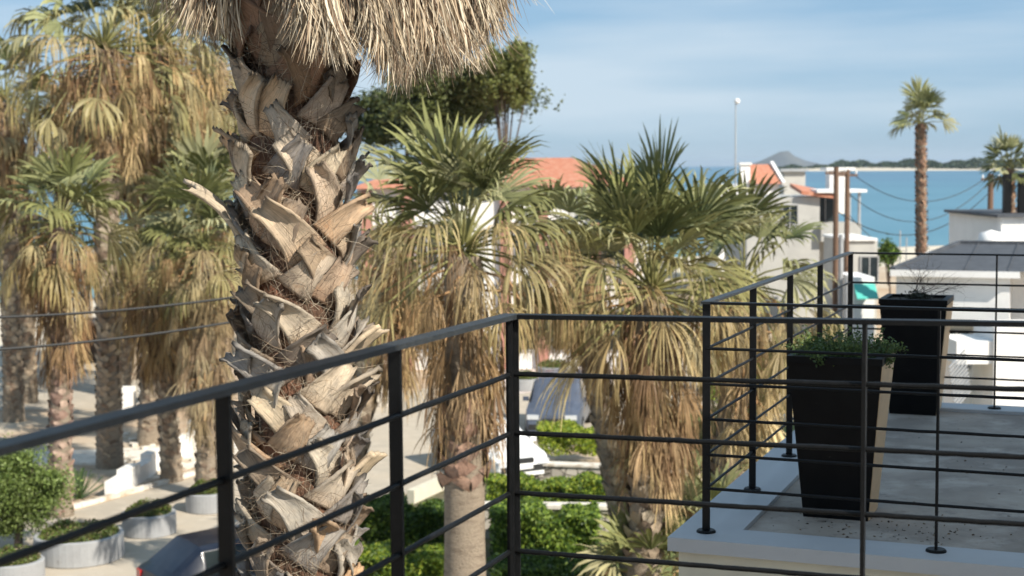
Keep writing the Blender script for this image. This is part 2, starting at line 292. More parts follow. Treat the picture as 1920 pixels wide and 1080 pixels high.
sheet('beach', [(-90, 66), (-20, 70), (-14, 96), (-25, 97.6), (-60, 85.7), (-90, 83)], M['sand'], 0.004)
sheet('beach', [(0, 112), (60, 132), (120, 125), (119.9, 149.5), (60, 159.5), (30, 147.5), (2, 128)], M['sand'], 0.004)
sheet('road', P2((-900, 1500), (-500, 1090), (0, 985), (150, 955), (330, 905), (470, 858), (600, 800), (720, 745), (860, 715), (960, 672), (1400, 655), (1400, 690), (1260, 760), (1130, 818), (1000, 862), (900, 905), (660, 940), (560, 1080), (430, 1500)), M['road'], 0.006)
sheet('pavement', P2((880, 700), (1000, 655), (1250, 640), (1250, 690), (1130, 725), (960, 740)), M['pave'], 0.012)
sheet('path', P2((-200, 870), (-200, 850), (100, 846), (300, 838), (345, 850), (240, 872), (80, 872)), M['flag'], 0.006)
sheet('path', P2((215, 925), (355, 838), (450, 800), (452, 850), (320, 890)), M['flag'], 0.010)
sheet('plaza', P2((-300, 775), (-300, 672), (150, 668), (420, 690), (420, 745), (200, 765)), M['road'], 0.006)
sheet('garden_soil', P2((565, 1080), (662, 942), (900, 908), (1000, 880), (1150, 905), (1500, 905), (1600, 1500), (440, 1500)), M['dsoil'], 0.010)
sheet('lawn', P2((1180, 790), (1330, 770), (1560, 760), (1800, 800), (1800, 900), (1400, 880), (1140, 880)), M['grass'], 0.016)
sheet('lawn', P2((930, 1030), (1180, 985), (1420, 1000), (1420, 1180), (900, 1180)), M['grass'], 0.018)
# kerb along the far side of the road
mb = MB(); kp = [g(x, y) for x, y in ((-500, 1086), (0, 981), (150, 951), (330, 901), (470, 854), (600, 796), (720, 741))]
for a, b_ in zip(kp[:-1], kp[1:]): bar(mb, a + [0, 0, 0.05], b_ + [0, 0, 0.05], 0.16, 0.12)
mb.build('kerb', M['flag'], kind='structure')
# distant headland with a wood on it, and a far hill
def leafquads(mb, P, size, cols, flat=0.0):
    n = len(P); A = rng.normal(size=(n, 3)); A[:, 2] *= (1 - flat); A /= np.linalg.norm(A, axis=1)[:, None]
    B = np.cross(A, rng.normal(size=(n, 3))); B /= np.linalg.norm(B, axis=1)[:, None] + 1e-9
    s = (size * rng.uniform(0.6, 1.4, n))[:, None]; v = np.stack([P - A * s, P + B * s * 0.5, P + A * s, P - B * s * 0.5], 1)
    mb.add(v, np.arange(n * 4).reshape(-1, 4), np.repeat(cols, 4, 0)); return mb
def pick(cols, n, jit=0.15):
    c = np.array(cols)[rng.integers(0, len(cols), n)]; return np.clip(c * rng.uniform(1 - jit, 1 + jit, (n, 1)), 0, 1)
# headland: real land at 1.4-2.2 km
hx = np.linspace(0, 1, 60); L = []
far_px = lambda u: 1440 + u * 900
mb = MB(); rowsV = []
for u in hx:
    x = far_px(u); Y = 2100 - 650 * u; a = at(x, 321.5, Y); 
    rowsV.append([(a[0], Y, -0.5), (a[0], Y + 20, 1.2), (a[0] * (Y + 60) / Y, Y + 60, 2.5 + 2 * math.sin(9 * u)), (a[0] * (Y + 500) / Y, Y + 500, 3), (a[0] * (Y + 900) / Y + 60, Y + 900, -1)])
rv = np.array(rowsV); k = rv.shape[1]; i = np.arange(59)[:, None] * k; j = np.arange(k - 1)[None]
mb.add(rv, np.stack([i + j, i + k + j, i + k + j + 1, i + j + 1], -1).reshape(-1, 4)); mb.build('headland', M['sand'], kind='structure', smooth=True)
n = 16000; u = rng.uniform(0, 1, n) ** 0.8; Yb = 2100 - 650 * u + 45 + rng.uniform(0, 160, n); xx = (960 * 0 + (far_px(u) - 960)) / FPX * Yb
top = np.clip(2 + 9 * np.clip(u * 6, 0, 1) + 2.2 * np.sin(u * 47) + 1.5 * np.sin(u * 131 + 1), 1, 14)
P = np.c_[xx, Yb, 1 + top * rng.uniform(0, 1, n) ** 0.6]
mb = MB(); leafquads(mb, P, 2.2, pick([(0.035, 0.06, 0.03), (0.05, 0.075, 0.035), (0.028, 0.045, 0.025)], n)); mb.build('far_wood', M['leaf'], kind='stuff')
tag(bpy.data.objects['far_wood'], 'dark green wood along the far headland beyond the sea', 'wood')
mb = MB(); prof = [(1405, 0), (1425, 10), (1445, 20), (1462, 27), (1478, 28), (1490, 20), (1510, 11), (1540, 5), (1580, 0)]
rv = []
for x, hh in prof:
    Y = 6500; X = (x - 960) / FPX * Y; s = Y / FPX * 1.05
    rv.append([(X, Y - 250, -2), (X, Y - 120, hh * s * 0.55 - 2), (X, Y, hh * s), (X, Y + 300, hh * s * 0.5), (X, Y + 600, -2)])
rv = np.array(rv); rv[:, 1:4, 2] += rng.uniform(-2, 2, rv[:, 1:4, 2].shape); k = 5; i = np.arange(len(prof) - 1)[:, None] * k; j = np.arange(k - 1)[None]
mb.add(rv, np.stack([i + j, i + k + j, i + k + j + 1, i + j + 1], -1).reshape(-1, 4))
mb.build('hill', mat('distant scrub', (0.10, 0.11, 0.12), 0.95, noise=(0.01, (0.14, 0.14, 0.12), 0.4, 0.7)), kind='structure', smooth=True)

# ------------------------------------------------------------------ palms
GREEN = [(0.14, 0.155, 0.06), (0.18, 0.195, 0.095), (0.23, 0.235, 0.135), (0.085, 0.105, 0.042)]
DRY = [(0.42, 0.29, 0.14), (0.31, 0.20, 0.10), (0.50, 0.37, 0.19), (0.18, 0.11, 0.06), (0.36, 0.25, 0.14)]
DOWN = np.array([0, 0, -1.0])
def fan(mb, P, D, Nn, R, nseg=20, spread=1.5, droop=0.6, c0=(0.1, 0.15, 0.05), c1=(0.2, 0.2, 0.09), K=6, pleat=0.35, jit=0.12, split=0.5, power=2.0, wmul=1.0):
    D = nrm(D); Nn = nrm(np.asarray(Nn) - D * np.dot(Nn, D)); S = np.cross(D, Nn)
    th = np.linspace(-spread, spread, nseg); dth = th[1] - th[0]; th = th + rng.normal(0, jit * abs(dth), nseg)
    d0 = np.cos(th)[:, None] * D + np.sin(th)[:, None] * S + rng.normal(0, jit * 0.25, (nseg, 1)) * Nn + 0.10 * np.abs(np.sin(th))[:, None] * Nn
    s = -np.sin(th)[:, None] * D + np.cos(th)[:, None] * S
    Ri = R * (0.78 + 0.22 * np.cos(th)) * rng.uniform(0.88, 1.08, nseg); dr = droop * rng.uniform(0.7, 1.3, nseg)
    p = np.repeat(np.asarray(P, float)[None], nseg, 0); rows = []; sg = np.where(np.arange(nseg) % 2 == 0, 1, -1)[:, None]
    sway = rng.normal(0, 0.10, (nseg, 3)); 
    for k in range(K + 1):
        t = k / K; r_ = Ri * t
        hw = np.where(t < split, r_ * np.tan(dth / 2), Ri * split * np.tan(dth / 2) * max(0.0, (1 - t) / (1 - split)) ** 0.7) * wmul + 0.0015
        a = p - s * hw[:, None] + Nn * (pleat * hw)[:, None] * sg; b_ = p + s * hw[:, None] - Nn * (pleat * hw)[:, None] * sg
        rows.append(np.stack([a, b_], 1)); wk = np.clip(dr * ((k + 0.5) / K) ** power, 0, 0.97)[:, None]
        d = d0 * (1 - wk) + DOWN * wk + sway * t; d /= np.linalg.norm(d, axis=1)[:, None]; p = p + d * (Ri / K)[:, None]
    V = np.stack(rows, 1)                                     # nseg,K+1,2,3
    i = (np.arange(nseg) * (K + 1) * 2)[:, None]; k = (np.arange(K) * 2)[None]
    F = np.stack([i + k, i + k + 1, i + k + 3, i + k + 2], -1).reshape(-1, 4)
    tt = (np.arange(K + 1) / K)[None, :, None, None] ** 1.5; cc = np.asarray(c0) * (1 - tt) + np.asarray(c1) * tt
    cc = np.broadcast_to(cc, (nseg, K + 1, 2, 3)) * rng.uniform(0.8, 1.2, (nseg, 1, 1, 1)); mb.add(V, F, cc.reshape(-1, 3))
def green_leaf(mb, Cc, az, el, Lp, R, age, nseg=20, K=6, droop=0.6):
    dry = 0.0; Lp = Lp * rng.uniform(0.75, 1.25) * (0.9 + 0.45 * max(0, age - .35)); R = R * rng.uniform(0.72, 1.15)
    rad = np.array([math.cos(az), math.sin(az), 0]); d = rad * math.cos(el) + np.array([0, 0, math.sin(el)])
    d2 = nrm(d + DOWN * 0.22); A = Cc + rad * 0.06; P1 = A + d * Lp * 0.5; P2_ = P1 + d2 * Lp * 0.5
    col = np.array(GREEN[rng.integers(len(GREEN))]) * rng.uniform(0.85, 1.3); tip = col * 1.1 + np.array([0.08, 0.06, 0.02])
    if age > 0.38: f = dry = min(1, (age - 0.38) / 0.25) * rng.uniform(0.25, 1); dc = np.array(DRY[rng.integers(len(DRY))]); col = col * (1 - f) + dc * f; tip = tip * (1 - f) + dc * 1.05 * f + np.array([0.02, 0.015, 0.0])
    droop = droop * (0.45 + 1.1 * age)
    tube(mb, [A, P1, P2_], [0.022, 0.016, 0.011], 4, col=np.array([0.26, 0.25, 0.10]), cap=False)
    D = nrm(d2 + DOWN * 0.12); n = np.array([0, 0, 1.0]) - D * D[2]
    if np.linalg.norm(n) < 0.4: n = -rad
    rl = rng.normal(0, 0.5); n = nrm(n); n = n * math.cos(rl) + np.cross(D, n) * math.sin(rl)
    fan(mb, P2_, D, n, R, nseg, rng.uniform(1.1, 1.5) * (1 - 0.45 * dry), droop * rng.uniform(0.7, 1.3) * (1 + 0.7 * dry), col, tip, K, split=0.6 - 0.3 * dry, jit=0.12 + 0.7 * dry, wmul=1 - 0.42 * dry, power=2.0 - 0.9 * dry)
def dead_leaf(mb, A, az, R, out, dropp, nseg=14, K=6, cols=DRY, spread=None):
    rad = np.array([math.cos(az), math.sin(az), 0]); tg_ = np.array([-rad[1], rad[0], 0])
    P1 = A + rad * out * 0.8 + DOWN * dropp * 0.3; P = A + rad * out + DOWN * dropp
    c = np.array(cols[rng.integers(len(cols))]) * rng.uniform(0.8, 1.2)
    tube(mb, [A, P1, P], [0.024, 0.016, 0.012], 4, col=np.array([0.40, 0.24, 0.12]) * rng.uniform(0.7, 1.2), cap=False)
    D = nrm(DOWN + rad * rng.normal(0.1, 0.18) + tg_ * rng.normal(0, 0.22)); n = nrm(rad + tg_ * rng.normal(0, 0.5))
    fan(mb, P, D, n, R, nseg, spread or rng.uniform(0.25, 0.75), 0.9, c, c * rng.uniform(0.7, 1.15), K, pleat=0.6, jit=0.8, split=0.45, power=1.2, wmul=0.75)
def boots(mb, base, top, r0, r1, nrow, nring, L, w0, curl, cols, res=(4, 5), seed=1, rndrow=0.3):
    base = np.asarray(base, float); top = np.asarray(top, float)
    for i in range(nrow):
        for k in range(nring):
            f = (i + rng.uniform(-rndrow, rndrow)) / nrow; z = f; ax = base + (top - base) * f; r = r0 + (r1 - r0) * f
            az = (k + 0.5 * (i % 2)) / nring * 2 * math.pi + rng.normal(0, 0.08); side = 1 if (k + i) % 2 else -1
            V, U, F = boot_grid(ax, az, side * rng.uniform(0.35, 0.7), L * rng.uniform(0.8, 1.2), w0 * rng.uniform(0.85, 1.15), w0 * 0.55, curl * rng.uniform(0.5, 1.4), r, *res)
            c = np.array(cols[rng.integers(len(cols))]) * rng.uniform(0.75, 1.2); mb.add(V, F, c, U)
def boot_grid(ax, az, lean, L, w0, w1, curl, r, nu=8, nv=10, rough=0.0, cup=0.02, twist=0.0, rag=0.0):
    u = np.linspace(-1, 1, nu + 1)[None, :]; v = np.linspace(0, 1, nv + 1)[:, None]
    Lr = L * (1 + (rag * rng.normal(0, 1, (1, nu + 1))) * 1.0); vv = v * Lr / L
    w_ = w0 + (w1 - w0) * np.clip(v * 1.15, 0, 1) ** 0.8
    azc = az + math.sin(lean) * v * L / r * 0.9
    rad = np.stack([np.cos(azc), np.sin(azc), 0 * azc], -1); tan = np.stack([-np.sin(azc), np.cos(azc), 0 * azc], -1)
    off = u * w_ / 2; ang = off / r
    rr = r + 0.012 + curl * vv ** 2.4 + 0.03 * np.sin(vv * math.pi * 0.8)
    inward = r * (1 - np.cos(np.clip(ang, -1.4, 1.4))) * (1 - 0.85 * vv) + cup * (u ** 2) * vv * -1.0 * np.sign(curl)
    across = r * np.sin(np.clip(ang, -1.5, 1.5)) * (1 - vv) + off * vv
    tw = twist * vv ** 1.5
    # lean of the boot itself: across direction tilts with lean
    P = ax[None, None] + rad * (rr - inward + tw * off)[..., None] + tan * (across * math.cos(lean))[..., None]
    zz = vv * L * math.cos(lean) - across * math.sin(lean) * 0.9 - curl * 0.6 * np.clip(vv - 0.55, 0, 1) ** 2
    P = P + np.array([0, 0, 1.0]) * zz[..., None] + rng.normal(0, rough, P.shape)
    n = nu + 1; i = np.arange(nv)[:, None] * n; j = np.arange(nu)[None]
    F = np.stack([i + j, i + j + 1, i + n + j + 1, i + n + j], -1).reshape(-1, 4)
    U = np.stack([np.broadcast_to(u * 0.5 + 0.5, (nv + 1, nu + 1)), np.broadcast_to(v, (nv + 1, nu + 1)) * 1.6], -1)
    return P.reshape(-1, 3), U.reshape(-1, 2), F
def trunk_tube(mb, base, top, r0, r1, flare=1.25, n=18, m=14, bend=0.0, col=(1, 1, 1), wob=0.0):
    base = np.asarray(base, float); top = np.asarray(top, float); t = np.linspace(0, 1, m)[:, None]
    pts = base + (top - base) * t + np.array([bend, 0, 0]) * np.sin(t * math.pi); rr = (r0 + (r1 - r0) * t[:, 0]) * (1 + (flare - 1) * np.exp(-t[:, 0] * 9))
    tube(mb, pts, rr + rng.normal(0, wob, m), n, col); return pts
PC = [(0.40, 0.31, 0.22), (0.30, 0.23, 0.165), (0.46, 0.38, 0.28), (0.24, 0.17, 0.12)]
def palm(label, basepx, Y, crownpx, crown_r, trunk_r, n_green, n_dead, skirt, cat='palm tree', group=None, boot_zone=(0.0, 1.0), fan_n=16, K=5, droop=0.6, green_el=(80, -15), ground_z=0.0, seed=None, dead_out=0.35, rows=None, dead_cols=DRY, dead_spread=None, boot_cols=PC, agemax=1.0, bl=0.20, Lp=0.55, dead_top=0.0):
    Cc = at(crownpx[0], crownpx[1], Y); B = np.array([at(basepx, 900, Y)[0], Y, ground_z])
    root = thing('palm_tree', label, cat, B, group=group)
    mb = MB(); trunk_tube(mb, B, Cc, trunk_r, trunk_r * 0.85, m=16, wob=0.008); tr = mb.build('trunk', M['trunk_g'], root, smooth=True)
    H = Cc[2] - B[2]; z0, z1 = boot_zone
    nr = rows or max(4, int(H * (z1 - z0) / 0.17)); mb = MB(); b0 = B + (Cc - B) * z0; b1 = B + (Cc - B) * z1
    boots(mb, b0, b1, trunk_r * 0.97, trunk_r * 0.85, nr, 7, bl, trunk_r * 1.0, 0.035, boot_cols, (3, 4)); mb.build('leaf_bases', M['bark'], root, smooth=False)
    mb = MB(); ga = 2.39996; a0 = rng.uniform(0, 6)
    for i in range(n_green):
        f = i / max(1, n_green - 1); el = R_(green_el[0] + (green_el[1] - green_el[0]) * f) + rng.normal(0, 0.1)
        green_leaf(mb, Cc + np.array([0, 0, 0.25 * (1 - f)]), a0 + i * ga, el, crown_r * Lp * rng.uniform(0.85, 1.1), crown_r * (1 - Lp) * 1.25 * rng.uniform(0.85, 1.15), f * agemax, fan_n, K, droop)
    mb.build('crown', M['leafg'], root)
    if n_dead:
        mb = MB()
        for i in range(n_dead):
            f = ((i + rng.uniform(0, 1)) / n_dead); A = Cc + DOWN * (dead_top + f * skirt * 0.75); az = a0 + 1 + i * ga
            out = crown_r * dead_out * (1 - 0.6 * f) * rng.uniform(0.5, 1.2)
            dead_leaf(mb, A, az, rng.uniform(0.6, 0.95) * min(1.0, crown_r * 0.62), out, rng.uniform(0.1, 0.45), max(9, fan_n - 5), K, cols=dead_cols, spread=dead_spread)
        mb.build('dead_skirt', M['leafd'], root)
    return root

# ---- palm B, middle ground behind the corner of the rail
palm('palm with grey-green fans and bare lower trunk just left of the railing corner post', 868, 20, (868, 480), 1.72, 0.30, 50, 56, 2.7, fan_n=32, K=7, boot_zone=(0.57, 0.76), droop=0.75, agemax=1.15, green_el=(84, -38), dead_out=0.42, boot_cols=[(0.36, 0.22, 0.16), (0.44, 0.28, 0.2), (0.3, 0.2, 0.15), (0.25, 0.15, 0.1)], Lp=0.5)
palm('broad palm with thick brown skirt between railing corner and neighbouring terrace', 1200, 22, (1222, 555), 1.9, 0.27, 62, 95, 3.0, fan_n=32, K=7, boot_zone=(0.4, 0.6), droop=0.6, agemax=1.1, green_el=(86, -34), dead_out=0.36, Lp=0.56)
palm('palm with drooping yellowed fans reaching over the neighbouring terrace corner', 1330, 25.5, (1395, 545), 1.9, 0.27, 34, 60, 3.0, fan_n=24, K=6, boot_zone=(0.4, 0.6), droop=1.0, green_el=(70, -50), dead_out=0.5, dead_cols=[(0.50, 0.40, 0.22), (0.42, 0.32, 0.17), (0.36, 0.26, 0.15)])
palm('scruffy palm of dry brown fronds between the big trunk and the white house', 600, 27, (735, 450), 1.7, 0.25, 22, 80, 2.8, fan_n=20, K=5, droop=1.0, green_el=(60, -30), dead_out=0.4, ground_z=0)
palm('shaggy palm of mostly dead fronds filling the gap between the two middle palms', 1195, 29, (1075, 480), 1.6, 0.25, 34, 60, 1.7, fan_n=20, agemax=1.6, droop=1.0, green_el=(70, -50), dead_out=0.6)
# left-hand group
LG = 'palms in the sandy garden at the left'
palm('short bright-topped palm with hanging brown skirt behind the round bush', 112, 36, (112, 430), 2.1, 0.26, 48, 120, 3.9, group=LG, fan_n=22, droop=0.9, green_el=(75, -55), dead_out=0.42, dead_cols=DRY + [(0.40, 0.24, 0.13), (0.30, 0.22, 0.15)], boot_cols=[(0.5, 0.36, 0.28), (0.34, 0.22, 0.17)])
palm('low palm with straw fronds hanging just left of the big trunk', 388, 38, (380, 470), 2.1, 0.25, 50, 130, 5.4, group=LG, fan_n=26, droop=0.8, green_el=(80, -50), dead_out=0.45, dead_cols=[(0.46, 0.37, 0.22), (0.36, 0.27, 0.15), (0.28, 0.20, 0.12)])
palm('tall palm whose speckled trunk has its shadow crossing the white stone path', 207, 42, (195, 95), 3.0, 0.33, 84, 150, 3.6, group=LG, Lp=0.66, agemax=1.35, fan_n=16, droop=0.9, dead_out=0.6, green_el=(80, -60))
palm('tall palm with a trunk base beside the top end of the stepped white wall', 281, 45.5, (300, 90), 3.1, 0.30, 84, 150, 3.6, group=LG, Lp=0.66, agemax=1.35, fan_n=16, droop=0.9, dead_out=0.6, green_el=(80, -60))
palm('tall palm at the back of the left group, crown partly behind the big trunk', 350, 52, (400, 140), 3.2, 0.32, 84, 150, 4.0, group=LG, Lp=0.66, agemax=1.35, fan_n=14, droop=0.9, dead_out=0.6, green_el=(75, -62))
palm('dark slim palm trunk at the far left edge standing in tree shade', 30, 50, (10, 195), 2.1, 0.30, 56, 120, 3.8, group=LG, Lp=0.62, agemax=1.35, fan_n=14, droop=0.9, dead_out=0.6, green_el=(75, -62))
palm('short-skirted palm in the gap between the leftmost crown and the tall crowns', 118, 58, (118, 235), 2.2, 0.28, 56, 110, 2.8, group=LG, Lp=0.62, agemax=1.35, fan_n=14, droop=0.9, dead_out=0.45, green_el=(75, -62))
palm('brown-skirted palm low behind the speckled trunks, nearly all dead fronds', 232, 55, (255, 470), 2.4, 0.28, 26, 100, 3.4, group=LG, fan_n=14, droop=0.9, dead_out=0.5, green_el=(60, -60))
palm('tall thickly skirted palm deep in the left group between the two speckled trunks', 250, 60, (262, 235), 3.0, 0.30, 70, 150, 4.0, group=LG, fan_n=14, agemax=1.6, droop=1.0, dead_out=0.6, green_el=(70, -62))
palm('middle-height dry palm behind the short bright-topped palm', 60, 54, (45, 400), 2.3, 0.26, 44, 110, 3.4, group=LG, fan_n=14, agemax=1.7, droop=1.0, dead_out=0.6, green_el=(60, -60))
palm('grey-green palm directly left of the big trunk at the height of its long cut stalk', 420, 44, (400, 400), 2.3, 0.26, 50, 110, 3.6, group=LG, fan_n=16, agemax=1.3, droop=0.9, dead_out=0.6, green_el=(75, -60))
palm('low palm of dry fronds in the second row behind the straw-fronded palm', 322, 40, (300, 520), 2.0, 0.25, 24, 100, 2.8, group=LG, fan_n=14, droop=0.9, dead_out=0.5, green_el=(60, -60))
# right-hand skyline palms
palm('tall lone palm with a slim brown trunk against the sea', 1727, 58, (1727, 232), 1.28, 0.20, 22, 0, 0.3, agemax=0.42, fan_n=20, droop=0.9, green_el=(85, 0), boot_cols=[(0.42, 0.25, 0.16), (0.32, 0.19, 0.13), (0.25, 0.15, 0.1)], Lp=0.5, bl=0.2, dead_cols=[(0.2, 0.2, 0.1)])
palm('small palm rising between the black posts at the right edge', 1893, 52, (1893, 318), 1.12, 0.20, 26, 0, 0.3, agemax=0.4, fan_n=16, droop=0.6, green_el=(85, -20), boot_cols=[(0.40, 0.25, 0.16), (0.30, 0.19, 0.13)], Lp=0.5)
# small ground palms beneath the terrace
for (px, py, Y, r_, lab) in ((1290, 905, 27, 1.5, 'low bushy palm tangled with dead fronds beside the terrace corner'), (1215, 1075, 22, 1.1, 'small green fan palm at the foot of the terrace wall'),
                             (1330, 985, 24, 1.0, 'half-dead fan palm just below the terrace coping'), (1530, 730, 46, 1.1, 'small fan palm on the lawn behind the nearer planter')):
    P = at(px, py, Y); root = thing('fan_palm', lab, 'fan palm', (P[0], Y, 0)); mb = MB()
    for i in range(24): green_leaf(mb, P, i * 2.4, R_(75 - 85 * i / 24), r_ * 0.5, r_ * 0.6, i / 26, 18, 5, 0.7)
    mb.build('crown', M['leafg'], root); mb = MB(); tube(mb, [(P[0], Y, 0), P], [0.2, 0.14], 10); mb.build('trunk', M['trunk_g'], root)
    mb = MB()
    for i in range(26 if px != 1215 else 8): dead_leaf(mb, P + DOWN * rng.uniform(0, 0.6), i * 2.4, r_ * 0.5, r_ * rng.uniform(0.3, 0.8), rng.uniform(0, 0.5), 12, 5)
    mb.build('dead_fronds', M['leafd'], root)

# ------------------------------------------------------------------ the big palm in front
HY = 6.5; hb = at(556, 540, HY); HX = hb[0]; RC = 0.195
hero = thing('palm_tree', 'big front palm trunk with curling cut leaf bases under hanging dead thatch', 'palm tree', (HX, HY, 0))
mb = MB(); trunk_tube(mb, (HX, HY, 0), (HX, HY, 10.6), RC, RC * 0.97, flare=1.3, n=28, m=60, wob=0.006); mb.build('trunk', M['core'], hero, smooth=True)
rows = 28; nring = 8; z0h, ztop = 6.12, 9.40; dz = (ztop - z0h) / rows; nb = 0
mr_ = random.Random(5); back = MB()
for i in range(rows):
    for k in range(nring):
        z = z0h + (i + mr_.uniform(-0.3, 0.3) + (k % 2) * 0.5) * dz; az = -math.pi / 2 + (k + 0.41 * i) / nring * 2 * math.pi + mr_.uniform(-0.13, 0.13)
        side = 1 if (k + i) % 2 else -1; lean = side * mr_.uniform(0.4, 0.75); L_ = mr_.uniform(0.18, 0.25); cu = mr_.uniform(0.008, 0.05)
        w0 = mr_.uniform(0.18, 0.235); w1 = mr_.uniform(0.06, 0.105); up = i >= rows - 6
        if mr_.random() < 0.14: cu += 0.06; L_ *= 1.15
        if up: w0 *= 1.35; w1 *= 1.5; L_ *= 1.25
        V, U, F = boot_grid(np.array([HX, HY, z]), az, lean, L_, w0, w1, cu, RC, 12, 16, 0.0010, mr_.uniform(0.015, 0.05), mr_.uniform(-0.35, 0.35), 0.025)
        Vg = V.reshape(17, 13, 3); Vg[-1, :, 2] += rng.normal(0, 0.006, 13); Vg[-2, :, 2] += rng.normal(0, 0.003, 13)
        tone = np.array(mr_.choice([(1, 1, 1), (1.05, 1.0, 0.95), (0.78, 0.79, 0.83), (0.62, 0.62, 0.66), (1.0, 0.98, 0.95), (1.05, 0.92, 0.82), (0.92, 0.74, 0.60), (0.55, 0.50, 0.47)]))
        if up: tone = np.array(mr_.choice([(0.62, 0.42, 0.32), (0.5, 0.38, 0.3), (0.5, 0.48, 0.46)]))
        vv = np.repeat(np.linspace(0, 1, 17), 13); uu = np.tile(np.abs(np.linspace(-1, 1, 13)), 17)
        wear = 1 - 0.5 * np.clip((vv - 0.9) / 0.1, 0, 1) - 0.35 * np.clip((uu - 0.8) / 0.2, 0, 1)
        root_ = np.clip(1 - vv / 0.35, 0, 1)[:, None] * mr_.uniform(0.1, 0.6); c = tone * (1 - root_ * (1 - np.array([0.9, 0.68, 0.55])))
        c = np.clip(c * wear[:, None], 0, 1.2)
        if math.sin(az) < -0.12 and nb < 100:
            mb = MB(); mb.add(V, F, c, U); o = mb.build('leaf_base', M['boot'], hero, smooth=True); nb += 1
            sm = o.modifiers.new('thick', 'SOLIDIFY'); sm.thickness = mr_.uniform(0.009, 0.018); sm.offset = -1
        else: back.add(V, F, c, U)
for zz, az, L_, cu, w_ in ((8.02, math.pi * 1.02, .34, .21, .11), (7.5, -0.25, .22, .12, .14), (6.95, -0.3, .22, .11, .14)):
    V, U, F = boot_grid(np.array([HX, HY, zz]), az, 0.15, L_, w_ * 1.5, w_ * .75, cu, RC, 12, 16, .001, .045, .3, .03); mb = MB(); mb.add(V, F, (.9, .84, .76), U); o = mb.build('cut_leaf_stalk', M['boot'], hero, smooth=True); sm = o.modifiers.new('thick', 'SOLIDIFY'); sm.thickness = .02; sm.offset = -1
o = back.build('leaf_bases', M['boot'], hero, smooth=True, kind='stuff'); sm = o.modifiers.new('thick', 'SOLIDIFY'); sm.thickness = 0.01; sm.offset = -1
# fibres matted between the leaf bases
mb = MB(); n = 5200; az = rng.uniform(-math.pi, 0, n) ; z = rng.uniform(6.2, 9.4, n); r = RC + rng.uniform(0.0, 0.05, n)
d = np.stack([-np.sin(az) * rng.normal(0, 1, n), np.cos(az) * rng.normal(0, 1, n), rng.normal(0.5, 0.8, n)], -1); d /= np.linalg.norm(d, axis=1)[:, None]
P0 = np.stack([HX + r * np.cos(az), HY + r * np.sin(az), z], -1); L = rng.uniform(0.05, 0.17, n)[:, None]; rad = np.stack([np.cos(az), np.sin(az), 0 * az], -1)
P1 = P0 + d * L * 0.5 + rad * rng.uniform(0.0, 0.03, (n, 1)); P2v = P1 + (d + rng.normal(0, 0.6, (n, 3))) * L * 0.4 + rad * rng.uniform(-0.01, 0.035, (n, 1)); sw = np.cross(d, rad) * 0.0008
v = np.stack([P0 - sw, P0 + sw, P1 + sw, P1 - sw, P2v + sw * 0.3, P2v - sw * 0.3], 1); q = np.arange(n)[:, None] * 6
mb.add(v, np.concatenate([q + [0, 1, 2, 3], q + [3, 2, 4, 5]]), np.repeat(pick([(0.15, 0.10, 0.065), (0.26, 0.20, 0.14), (0.08, 0.055, 0.04), (0.42, 0.36, 0.27)], n), 6, 0)); mb.build('fibre', M['fibre'], hero)
# hanging thatch
endx = [285, 300, 340, 380, 410, 440, 470, 500, 540, 580, 620, 650, 680, 710, 740, 780, 820, 860, 900, 935, 955]
endy = [-20, 12, 42, 78, 86, 52, -60, -60, 40, 88, 118, 100, 70, 110, 155, 160, 128, 128, 112, 60, -10]
mb = MB(); nc = 300; per = 20; n = nc * per
cpx = np.where(rng.uniform(size=nc) < 0.22, rng.uniform(288, 452, nc), rng.uniform(530, 952, nc)); cey = np.interp(cpx, endx, endy) - np.abs(rng.normal(0, 34, nc)) + 10
cey = np.where(rng.uniform(size=nc) < 0.33, cey - rng.uniform(0, 100, nc), cey); cy = rng.uniform(-0.1, 0.75, nc); ctone = rng.uniform(0.55, 1.2, nc)
px = np.repeat(cpx, per) + rng.normal(0, 9, n); ey = np.repeat(cey, per) + rng.normal(0, 13, n)
Xe = (px - 960) / FPX * HY; dx = Xe - HX; rmax = 0.95; dep = np.sqrt(np.clip(rmax ** 2 - dx ** 2, 0.01, None)); Ye = HY - dep * (np.repeat(cy, per) + rng.normal(0, 0.03, n)) * np.where(px < 460, 0.4, 0.8)
E = np.array([at(a, b_, c_) for a, b_, c_ in zip(px, ey, Ye)])
rad = E - np.array([HX, HY, 0]); rad[:, 2] = 0; rad /= np.linalg.norm(rad, axis=1)[:, None] + 1e-6
Lh = rng.uniform(0.35, 0.75, n)[:, None]; K = 8; rows_ = []; wv = rng.normal(0, 0.02, (n, 3)); side = np.stack([np.ones(n), rng.normal(0, 0.6, n), 0 * px], -1); side /= np.linalg.norm(side, axis=1)[:, None]
wd = rng.uniform(0.0016, 0.0052, n)[:, None]; ph = rng.uniform(0, 6, (n, 1)); curlv = rng.normal(0, 0.028, (n, 1)) + np.repeat(rng.normal(0, 0.05, (nc, 1)), per, 0)
for k in range(K + 1):
    t = k / K; P = E + np.array([0, 0, 1.0]) * Lh * (1 - t) - rad * (0.34 * (1 - t) ** 1.7) * Lh + side * (0.012 * np.sin(ph + t * 7)) + wv * (1 - t) + side * curlv * t ** 3 * 1.2
    ww = wd * (1 - 0.85 * t ** 4); rows_.append(np.stack([P - side * ww, P + side * ww], 1))
V = np.stack(rows_, 1); q = (np.arange(n) * (K + 1) * 2)[:, None]; kk = (np.arange(K) * 2)[None]
F = np.stack([q + kk, q + kk + 1, q + kk + 3, q + kk + 2], -1).reshape(-1, 4)
